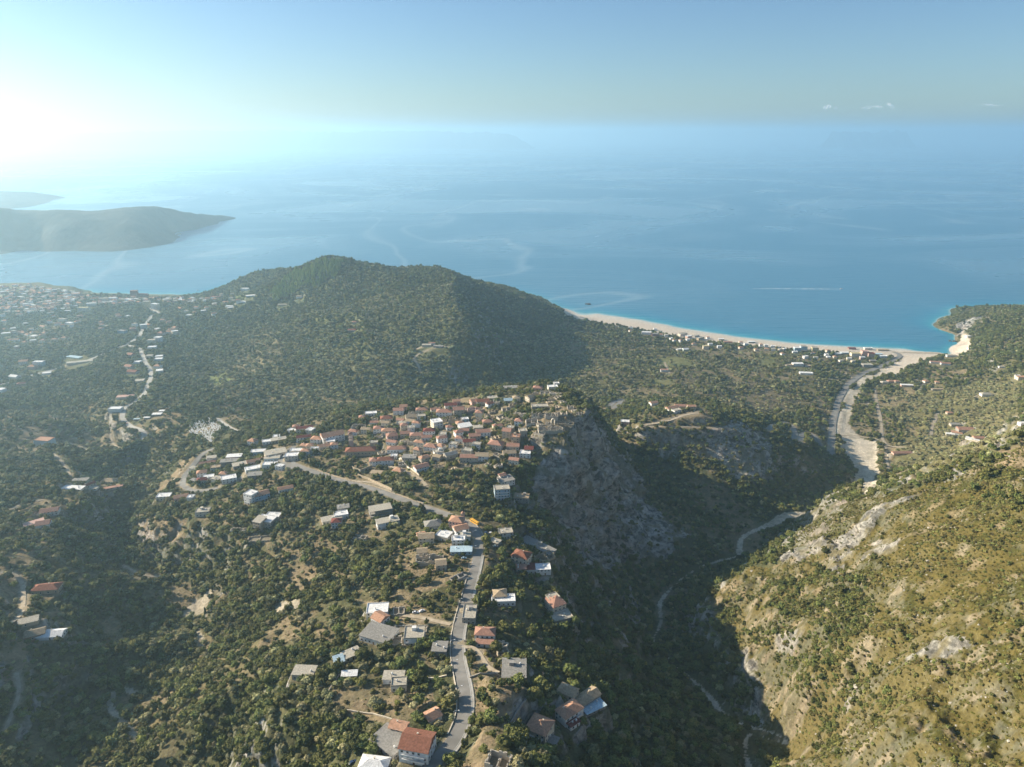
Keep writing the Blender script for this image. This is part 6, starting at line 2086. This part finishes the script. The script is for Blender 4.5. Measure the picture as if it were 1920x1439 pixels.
for (u, v, wpx, hpx, lb) in [(1505, 207, 20, 14, 'larger puffy'), (1578, 207, 28, 8, 'flat'), (1608, 204, 16, 12, 'little'), (1782, 203, 36, 7, 'long thin')]:
    dd = 42000.0
    cx, cz = (u - 960) / FOC * dd * 1.02, CAM_H + (248 - v) / FOC * dd
    bmx = bmesh.new()
    rc_ = random.Random(u)
    for k in range(5):
        s_ = rc_.uniform(0.25, 0.5)
        ret = bmesh.ops.create_icosphere(bmx, subdivisions=3, radius=1.0)
        ox, oz = rc_.uniform(-.5, .5), rc_.uniform(-.3, .2)
        for w_ in ret['verts']:
            q = 0.8 + 0.35 * float(vnoise(np.array([w_.co.x * 4 + k]), np.array([w_.co.z * 4 + w_.co.y * 3]), 1.0, 9)[0])
            w_.co = Vector(((w_.co.x * s_ * q * 0.6 + ox) * wpx / FOC * dd, w_.co.y * s_ * wpx / FOC * dd * .5, (w_.co.z * s_ * q * 0.8 + oz) * hpx / FOC * dd))
    me_ = bpy.data.meshes.new('cloud')
    bmx.to_mesh(me_)
    bmx.free()
    for p_ in me_.polygons:
        p_.use_smooth = True
    me_.materials.append(M_CLOUD)
    ob_ = link('cloud', me_, None, None, (cx, dd, cz))
    ob_['kind'] = 'structure'
# ------------------------------------------------------------------ vegetation
def leaf_mat(name, c1, c2, rnd):
    m = mat_noise(name, c1, c2, scale=1.1, rough=0.75, spec=0.15, detail=2, rnd=rnd, stops=(0.35, 0.65))
    return m


M_OLIVE = leaf_mat('olive_leaves', (0.17, 0.170, 0.075), (0.36, 0.34, 0.170), 0.42)
M_OAK = leaf_mat('evergreen_leaves', (0.065, 0.082, 0.022), (0.185, 0.19, 0.055), 0.5)
M_SHRUB = leaf_mat('shrub_leaves', (0.095, 0.105, 0.028), (0.25, 0.23, 0.075), 0.55)
M_TUFT = leaf_mat('dry_scrub_leaves', (0.085, 0.082, 0.016), (0.17, 0.155, 0.038), 0.35)
M_CYP = leaf_mat('cypress_leaves', (0.022, 0.036, 0.016), (0.045, 0.065, 0.026), 0.2)
M_GOLD = leaf_mat('yellow_green_leaves', (0.15, 0.16, 0.035), (0.30, 0.29, 0.07), 0.25)
M_BARK = mat_noise('bark', (0.10, 0.08, 0.06), (0.20, 0.17, 0.13), 4.0)


def crown_mesh(name, lobes, nleaf, ls, seed, mat, core=0.80, flat=0.0):
    r = np.random.default_rng(seed)
    V = []
    F = []
    for (cx, cy, cz, a, c) in lobes:
        bmx = bmesh.new()
        bmesh.ops.create_icosphere(bmx, subdivisions=2, radius=1.0)
        o = len(V)
        for v in bmx.verts:
            k = core * (0.85 + 0.3 * r.random())
            V.append((cx + v.co.x * a * k, cy + v.co.y * a * k, cz + v.co.z * c * k))
        for f in bmx.faces:
            F.append(tuple(o + v.index for v in f.verts))
        bmx.free()
    wts = np.array([l[3] ** 2 for l in lobes])
    wts = wts / wts.sum()
    for li, (cx, cy, cz, a, c) in enumerate(lobes):
        for _ in range(int(nleaf * wts[li])):
            d = r.normal(size=3)
            d /= np.linalg.norm(d)
            if d[2] < -0.5:
                d[2] *= -0.5
            k = 0.76 + 0.46 * r.random() ** 1.5
            p = np.array([cx + d[0] * a * k, cy + d[1] * a * k, cz + d[2] * c * k])
            nrm = d + r.normal(size=3) * 0.36
            nrm /= np.linalg.norm(nrm)
            t1 = np.cross(nrm, r.normal(size=3))
            t1 /= np.linalg.norm(t1)
            t2 = np.cross(nrm, t1)
            s = ls * (0.6 + 0.8 * r.random())
            o = len(V)
            V += [tuple(p - t1 * s - t2 * s * 0.6), tuple(p + t1 * s - t2 * s * 0.6), tuple(p + t1 * s * 0.7 + t2 * s * 0.7), tuple(p - t1 * s * 0.5 + t2 * s * 0.8)]
            F.append((o, o + 1, o + 2, o + 3))
    return mesh_from(name, V, F, mat)


def lobes_round(seed, n, R, h0, H1):
    r = np.random.default_rng(seed)
    out = [(0, 0, (h0 + H1) / 2, R * 0.72, (H1 - h0) / 2 * 0.95)]
    for k in range(n):
        a = 2 * math.pi * (k + 0.6 * r.random()) / n
        q = R * (0.40 + 0.38 * r.random())
        out.append((q * math.cos(a), q * math.sin(a), h0 + (H1 - h0) * (0.22 + 0.6 * r.random()), R * (0.28 + 0.28 * r.random()), (H1 - h0) * (0.2 + 0.2 * r.random())))
    return out


KINDS = {}


def trunk_mesh(name, h, r0, spread, seed):
    m = MB()
    r = random.Random(seed)
    lean = (r.uniform(-.2, .2), r.uniform(-.2, .2))
    m.tube([(0, 0, -0.6), (lean[0] * .4, lean[1] * .4, h * 0.35), (lean[0], lean[1], h * 0.7)], [r0, r0 * 0.75, r0 * 0.55], 7)
    for k in range(4):
        a = 2 * math.pi * k / 4 + r.random()
        m.tube([(lean[0] * .4, lean[1] * .4, h * 0.35), (math.cos(a) * spread * 0.5, math.sin(a) * spread * 0.5, h * 0.8),
                (math.cos(a) * spread, math.sin(a) * spread, h * 1.15)], [r0 * 0.5, r0 * 0.35, r0 * 0.15], 5)
    return m.mesh(name, M_BARK)


# name, crown mesh, trunk mesh
KINDS['olive'] = (crown_mesh('crown', lobes_round(1, 6, 2.6, 1.0, 4.3), 460, 0.30, 11, M_OLIVE), trunk_mesh('trunk', 2.2, 0.28, 1.2, 3))
KINDS['olive2'] = (crown_mesh('crown', lobes_round(2, 5, 2.3, 0.9, 4.9), 430, 0.30, 12, M_OLIVE), trunk_mesh('trunk', 2.4, 0.25, 1.1, 4))
KINDS['oak'] = (crown_mesh('crown', lobes_round(3, 7, 3.1, 0.7, 5.4), 620, 0.34, 13, M_OAK), trunk_mesh('trunk', 2.6, 0.3, 1.5, 5))
KINDS['oak2'] = (crown_mesh('crown', lobes_round(4, 5, 2.7, 0.6, 6.2), 560, 0.34, 14, M_OAK), trunk_mesh('trunk', 3.0, 0.3, 1.3, 6))
KINDS['shrub'] = (crown_mesh('crown', lobes_round(5, 5, 1.7, 0.0, 2.0), 300, 0.24, 15, M_SHRUB), trunk_mesh('trunk', 1.0, 0.1, 0.7, 7))
KINDS['tuft'] = (crown_mesh('crown', lobes_round(6, 4, 0.9, -0.2, 0.8), 120, 0.20, 16, M_TUFT, core=0.7), trunk_mesh('trunk', 0.4, 0.05, 0.3, 8))
cyl = [(0.0, 0.0, 1.2 + k * 1.25, 1.0 * (1 - k / 8.5) + 0.12, 1.15) for k in range(7)]
KINDS['cypress'] = (crown_mesh('crown', cyl, 520, 0.26, 17, M_CYP, core=0.88), trunk_mesh('trunk', 2.2, 0.16, 0.3, 9))
KINDS['gold'] = (crown_mesh('crown', lobes_round(8, 6, 2.5, 0.8, 4.6), 460, 0.30, 18, M_GOLD), trunk_mesh('trunk', 2.2, 0.22, 1.1, 10))
pin = [(0.35 * math.sin(k * 2), 0.35 * math.cos(k * 2), 2.2 + k * 1.5, 2.3 * (1 - k / 6.5) + 0.2, 1.2) for k in range(6)]
KINDS['pine'] = (crown_mesh('crown', pin, 520, 0.34, 19, leaf_mat('pine_needles', (0.13, 0.19, 0.035), (0.24, 0.29, 0.06), 0.25), core=0.8), trunk_mesh('trunk', 3.0, 0.22, 0.5, 11))
def boulder_mesh(seed):
    bmx = bmesh.new()
    bmesh.ops.create_icosphere(bmx, subdivisions=2, radius=1.0)
    r = np.random.default_rng(seed)
    for v in bmx.verts:
        v.co *= 0.7 + 0.6 * r.random()
        v.co.z *= 0.7
    me = bpy.data.meshes.new('boulder')
    bmx.to_mesh(me)
    bmx.free()
    me.materials.append(mat_noise('limestone', (0.26, 0.24, 0.20), (0.44, 0.41, 0.35), 1.2, rough=0.95, rnd=0.2))
    return me


KINDS['boulder'] = (boulder_mesh(5), None)
KORDER = ['olive', 'olive2', 'oak', 'oak2', 'shrub', 'tuft', 'cypress', 'gold', 'pine', 'boulder']

FOOT = globals().get('FOOT', [])       # x, y, radius of everything that stands on the ground

ZD = dict(dry=Z_DRY, gravel=Z_GRAVEL, sand=Z_SAND, rock=Z_ROCK, hill=Z_HILL, dense=Z_DENSE, lawn=Z_LAWN, pine=Z_PINE, olive=Z_OLIVE, town=Z_TOWN, road=ROADMASK, clear=Z_CLEAR, slope=slope2)


def scatter_points():
    out = []
    # jittered candidates on world squares
    def cand(x0, x1, y0, y1, st, seed):
        r = np.random.default_rng(seed)
        X, Y = np.meshgrid(np.arange(x0, x1, st), np.arange(y0, y1, st))
        X = X.ravel() + r.uniform(-st * .48, st * .48, X.size)
        Y = Y.ravel() + r.uniform(-st * .48, st * .48, Y.size)
        return X, Y, r
    bands = [(130, 1250, 3.9), (1250, 2900, 5.2)]
    for bi, (ra, rb, st) in enumerate(bands):
        X, Y, r = cand(-2100, 2100, 80, 2900, st, 50 + bi)
        R = np.hypot(X, Y)
        T = np.arctan2(X, Y)
        m = (R > ra) & (R < rb) & (T > math.radians(-45)) & (T < math.radians(45))
        X, Y = X[m], Y[m]
        out.append((X, Y, r, st, 0))
    X, Y, r = cand(120, 900, 80, 1000, 2.0, 77)
    m = (H(X, Y, Z_HILL) > 0.4) & (np.arctan2(X, Y) < math.radians(45))
    out.append((X[m], Y[m], r, 2.3, 1))
    X, Y, r = cand(-420, 420, 150, 900, 2.1, 78)
    m = (H(X, Y, Z_DRY) > 0.3) & (H(X, Y, Z_HILL) < 0.4) & (np.abs(np.arctan2(X, Y)) < math.radians(45))
    out.append((X[m], Y[m], r, 2.1, 2))
    P_, K_, S_ = [], [], []
    for X, Y, r, st, hillpass in out:
        h = H(X, Y)
        z = {k: H(X, Y, a) for k, a in ZD.items()}
        g1 = fbm(X, Y, 55, 4, 500)
        g2 = fbm(X, Y, 17, 3, 510)
        g3 = fbm(X, Y, 260, 3, 520)
        u = r.random(len(X))
        n = len(X)
        if hillpass == 2:
            dens = 0.15 + 0.4 * sstep(0.42, 0.58, g2)
            kind = np.where(r.random(n) < 0.85, 5, 4)
            sc = r.uniform(0.3, 0.8, n)
        elif hillpass:
            clump = g1 * 0.5 + g2 * 0.5
            dens = 0.50 + 0.5 * sstep(0.42, 0.56, clump)
            dens *= (1 - 0.75 * (z['rock'] > 0.5))
            kind = np.full(n, 5)
            q = r.random(n)
            sh = (q < 0.09 + 0.55 * z['dense'] + 0.45 * sstep(0.48, 0.57, clump))
            kind[sh] = 4
            dn = (z['dense'] > 0.5) & (g2 * 0.6 + g1 * 0.4 > 0.44 - 0.2 * (z['dense'] - 0.5))
            dens = np.where(dn, 0.85, dens)
            q2 = r.random(n)
            kind = np.where(dn, np.where(q2 < 0.6, 4, np.where(q2 < 0.85, 2, 3)), kind)
            sh = sh & ~dn
            sc = r.uniform(0.45, 1.25, n)
            sc = np.where(dn, np.where(kind == 4, r.uniform(0.7, 1.2, n), r.uniform(0.4, 0.75, n)), sc)
            sc[sh] = r.uniform(0.4, 1.0, n)[sh]
        else:
            clump = g1 * 0.55 + g2 * 0.45
            dens = 0.34 + 0.6 * sstep(0.38, 0.54, clump) + 0.12 * (Y > 1250)
            dens = np.where(z['olive'] > 0.3, 0.27 + 0.45 * sstep(0.40, 0.58, clump), dens)
            dens = np.where((Y > 1250) & (X < 160), np.maximum(dens, 0.74), dens)
            dens = dens * (1 - 0.90 * np.clip(z['dry'], 0, 1) * (0.72 + 0.28 * (g2 < 0.5)))
            dens *= (1 - 0.62 * (z['rock'] > 0.5))
            dens *= (1 - 0.30 * (z['town'] > 0.4))
            dens = np.where(z['hill'] > 0.4, 0.02 + np.clip(z['dense'] * 1.15, 0, 1) * sstep(0.36, 0.50, g2 * 0.6 + g1 * 0.4), dens)
            dens = np.where(z['pine'] > 0.5, 1.0, dens)
            dens *= (1 - 0.8 * (z['lawn'] > 0.4))
            q = r.random(n)
            kind = np.where(q < 0.30, 0, np.where(q < 0.5, 1, np.where(q < 0.66, 2, np.where(q < 0.76, 3, 4))))
            dark = sstep(0.46, 0.58, g3 * 0.5 + g2 * 0.5)
            cy_ = r.random(n)
            kind = np.where((cy_ < 0.25 + dark * 0.55) & (z['olive'] < 0.4) & (kind < 2), 2 + (q * 100).astype(int) % 2, kind)
            gully = sstep(0.38, 0.6, z['slope'])
            kind = np.where((r.random(n) < gully * 0.6) & (kind < 2), 2, kind)
            kind = np.where((z['olive'] > 0.7) & (kind != 1), 0, kind)
            kind = np.where((z['hill'] > 0.4) | (z['rock'] > 0.5), np.where(r.random(n) < 0.55, 4, 3), kind)
            kind = np.where(z['pine'] > 0.5, 8, kind)
            gq = r.random(n)
            kind = np.where((gq < 0.030) & (z['hill'] < 0.3), 7, kind)
            kind = np.where((gq > 0.995) & (z['hill'] < 0.3), 6, kind)
            sc = np.clip(np.exp(r.normal(-0.06, 0.30, n)), 0.45, 1.75)
            sc = sc * np.where(z['hill'] > 0.4, 0.85, 1) * np.where((kind == 4), 1.15, 1)
            sc = sc * (1.12 if st > 5 else 0.92)
        if hillpass == 1:
            bq = r.random(n)
            isb = (bq < 0.06 + 0.5 * (z['rock'] > 0.5) + 0.10 * sstep(0.55, 0.7, g2))
            kind = np.where(isb, 9, kind)
            sc = np.where(isb, np.clip(np.exp(r.normal(-1.0, 0.5, n)), 0.15, 1.7), sc)
        elif hillpass == 0:
            isb = (z['rock'] > 0.5) & (r.random(n) < 0.35)
            kind = np.where(isb, 9, kind)
            sc = np.where(isb, np.clip(np.exp(r.normal(0.2, 0.5, n)), 0.4, 3.2), sc)
        ok = (u < dens) & (z['clear'] < 0.4) & (z['gravel'] < 0.35) & (z['sand'] < 0.3) & (z['road'] < 0.25) & (h > 2.5)
        if not hillpass:
            ok &= (z['slope'] < 1.9) | ((z['slope'] < 3.6) & (g2 > 0.5))
        P_.append(np.stack([X, Y, h - 0.15], 1)[ok])
        K_.append(kind[ok])
        S_.append(sc[ok])
    return np.concatenate(P_), np.concatenate(K_), np.concatenate(S_)


TP, TK, TS = scatter_points()
# nothing grows through buildings, vehicles and walls
if FOOT:
    cell = {}
    for fx_, fy_, fr_ in FOOT:
        n_ = int(fr_ // 15) + 1
        for a_ in range(-n_, n_ + 1):
            for b_ in range(-n_, n_ + 1):
                cell.setdefault((int(fx_ // 15) + a_, int(fy_ // 15) + b_), []).append((fx_, fy_, fr_))
    okm = np.ones(len(TP), dtype=bool)
    cxs = (TP[:, 0] // 15).astype(int)
    cys = (TP[:, 1] // 15).astype(int)
    for i in range(len(TP)):
        lst = cell.get((cxs[i], cys[i]))
        if lst:
            for fx_, fy_, fr_ in lst:
                rr_ = fr_ + 1.6 * TS[i] * (0.4 if TK[i] in (4, 5) else 1)
                if (TP[i, 0] - fx_) ** 2 + (TP[i, 1] - fy_) ** 2 < rr_ * rr_:
                    okm[i] = False
                    break
    TP, TK, TS = TP[okm], TK[okm], TS[okm]
print('plants', len(TP), np.bincount(TK))

# the trees that show largest are things of their own
dist = np.hypot(TP[:, 0], TP[:, 1])
inview = (np.abs(TP[:, 0]) < (TP[:, 1] * CP + (CAM_H - TP[:, 2]) * SP) * 0.715)
dv = TP[:, 1] * CP + (CAM_H - TP[:, 2]) * SP
vv = (CAM_H - TP[:, 2]) * CP - TP[:, 1] * SP
inview &= (vv / dv < 0.56)
left_ = TP[:, 0] < 110
PLAN = [('olive_tree', 'tree', (0, 1), 'rounded grey-green olive tree among many on the terraces beside the road', 'olive trees on the near terraces', 290),
        ('evergreen_tree', 'tree', (2, 3), 'dense dark green evergreen tree among many on the near slopes', 'dark evergreen trees on the near slopes', 290),
        ('shrub', 'shrub', (4,), 'low dark green shrub among many in the foreground scrub', 'shrubs in the foreground scrub', 290),
        ('scrub_tuft', 'shrub', (5,), 'small dry yellow-green tuft on the sunlit right hillside', 'dry tufts on the right hillside', 290),
        ('cypress', 'tree', (6,), 'slim dark cypress standing above the olive trees', 'cypresses among the olive trees', 60),
        ('yellowing_tree', 'tree', (7,), 'broad yellow-green tree standing out among darker ones', 'yellow-green trees on the slopes', 120),
        ('boulder', 'rock', (9,), 'pale limestone boulder on the sunlit right hillside', 'limestone boulders on the right hillside', 290),
        ('pine_tree', 'tree', (8,), 'bright green pine tree on top of the big hill by the bay', 'bright pines on the hilltop', 290)]
used = np.zeros(len(TP), dtype=bool)
PROTO = {}
lk = 0
for nm, cat, ks, label, group, cnt in PLAN:
    ids = np.nonzero(np.isin(TK, ks) & inview)[0]
    ids = ids[np.argsort(dist[ids] / TS[ids])][:cnt]
    for i in ids:
        kname = KORDER[TK[i]]
        cm, tm = KINDS[kname]
        e = empty(nm, tuple(TP[i]), random.uniform(0, 6.28))
        s_ = float(TS[i])
        e.scale = (s_, s_, s_ * random.uniform(0.7, 1.02))
        tag(e, label, cat, group)
        if tm is None:
            bpy.data.objects.remove(e)
            e = link(nm, cm, None, None, tuple(TP[i]))
            e.rotation_euler = (0, 0, random.uniform(0, 6.28))
            e.scale = (s_, s_ * 0.8, s_)
            tag(e, label, cat, group)
            PROTO.setdefault(kname, e)
            used[i] = True
            continue
        c_ = link('crown', cm, None, e)
        if kname != 'tuft':
            link('trunk', tm, None, e)
        PROTO.setdefault(kname, c_)
        used[i] = True
for kname in KORDER:
    if kname not in PROTO:
        print('no prototype', kname)

rest = ~used
def scatter_object(name, sel, kinds):
    P3 = TP[sel]
    me = bpy.data.meshes.new(name)
    me.vertices.add(len(P3))
    me.vertices.foreach_set('co', P3.astype(np.float32).ravel())
    a = me.attributes.new('kind', 'INT', 'POINT')
    a.data.foreach_set('value', np.array([kinds.index(KORDER[k]) for k in TK[sel]], dtype=np.int32))
    s3 = np.stack([TS[sel]] * 3, 1) * np.array([1, 1, 1.0])
    s3[:, 2] *= rng.uniform(0.62, 1.02, len(P3))
    a = me.attributes.new('scl', 'FLOAT_VECTOR', 'POINT')
    a.data.foreach_set('vector', s3.astype(np.float32).ravel())
    r3 = np.zeros_like(P3)
    r3[:, 2] = rng.uniform(0, 6.283, len(P3))
    a = me.attributes.new('rot', 'FLOAT_VECTOR', 'POINT')
    a.data.foreach_set('vector', r3.astype(np.float32).ravel())
    ob = link(name, me)
    ng = bpy.data.node_groups.new(name, 'GeometryNodeTree')
    ng.interface.new_socket('Geometry', in_out='INPUT', socket_type='NodeSocketGeometry')
    ng.interface.new_socket('Geometry', in_out='OUTPUT', socket_type='NodeSocketGeometry')
    gi = ng.nodes.new('NodeGroupInput')
    go = ng.nodes.new('NodeGroupOutput')
    mp = ng.nodes.new('GeometryNodeMeshToPoints')
    ip = ng.nodes.new('GeometryNodeInstanceOnPoints')
    ng.links.new(gi.outputs[0], mp.inputs['Mesh'])
    ng.links.new(mp.outputs[0], ip.inputs['Points'])
    ip.inputs['Pick Instance'].default_value = True

    def named(n, ty):
        q = ng.nodes.new('GeometryNodeInputNamedAttribute')
        q.data_type = ty
        q.inputs['Name'].default_value = n
        return q.outputs['Attribute']
    ng.links.new(named('kind', 'INT'), ip.inputs['Instance Index'])
    ng.links.new(named('scl', 'FLOAT_VECTOR'), ip.inputs['Scale'])
    er = ng.nodes.new('FunctionNodeEulerToRotation')
    ng.links.new(named('rot', 'FLOAT_VECTOR'), er.inputs[0])
    ng.links.new(er.outputs[0], ip.inputs['Rotation'])
    gi_i = ng.nodes.new('GeometryNodeGeometryToInstance')
    for k in reversed(kinds):
        oi = ng.nodes.new('GeometryNodeObjectInfo')
        oi.transform_space = 'ORIGINAL'
        oi.inputs['Object'].default_value = PROTO[k]
        oi.inputs['As Instance'].default_value = False
        g2i = ng.nodes.new('GeometryNodeGeometryToInstance')
        ng.links.new(oi.outputs['Geometry'], g2i.inputs[0])
        if 'jn' not in locals():
            jn = ng.nodes.new('GeometryNodeJoinGeometry')
        ng.links.new(g2i.outputs[0], jn.inputs[0])
    ng.nodes.remove(gi_i)
    ng.links.new(jn.outputs[0], ip.inputs['Instance'])
    ng.links.new(ip.outputs[0], go.inputs[0])
    md = ob.modifiers.new('scatter', 'NODES')
    md.node_group = ng
    ob['kind'] = 'stuff'
    return ob


for name, ks in [('olive_grove', (0, 1)), ('evergreen_wood', (2, 3)), ('shrub_cover', (4,)), ('dry_scrub', (5,)), ('cypresses', (6,)), ('yellowing_trees', (7,)), ('pine_wood', (8,)), ('scattered_boulders', (9,))]:
    sel = np.nonzero(rest & np.isin(TK, ks))[0]
    kn = [KORDER[k] for k in ks]
    if len(sel) and all(k in PROTO for k in kn):
        scatter_object(name, sel, kn)
# ------------------------------------------------------------------ haze
hz = MB()
hz.box(-98000, 98000, -3000, 98000, -60, 735)
m = bpy.data.materials.new('haze')
m.use_nodes = True
t = m.node_tree
t.nodes.clear()
pv = t.nodes.new('ShaderNodeVolumePrincipled')
pv.inputs['Color'].default_value = (*HAZE_COLOR, 1)
pv.inputs['Density'].default_value = HAZE_DENSITY
pv.inputs['Anisotropy'].default_value = HAZE_ANISO
mo = t.nodes.new('ShaderNodeOutputMaterial')
t.links.new(pv.outputs[0], mo.inputs['Volume'])
hob = hz.build('haze', m)
hob['kind'] = 'stuff'
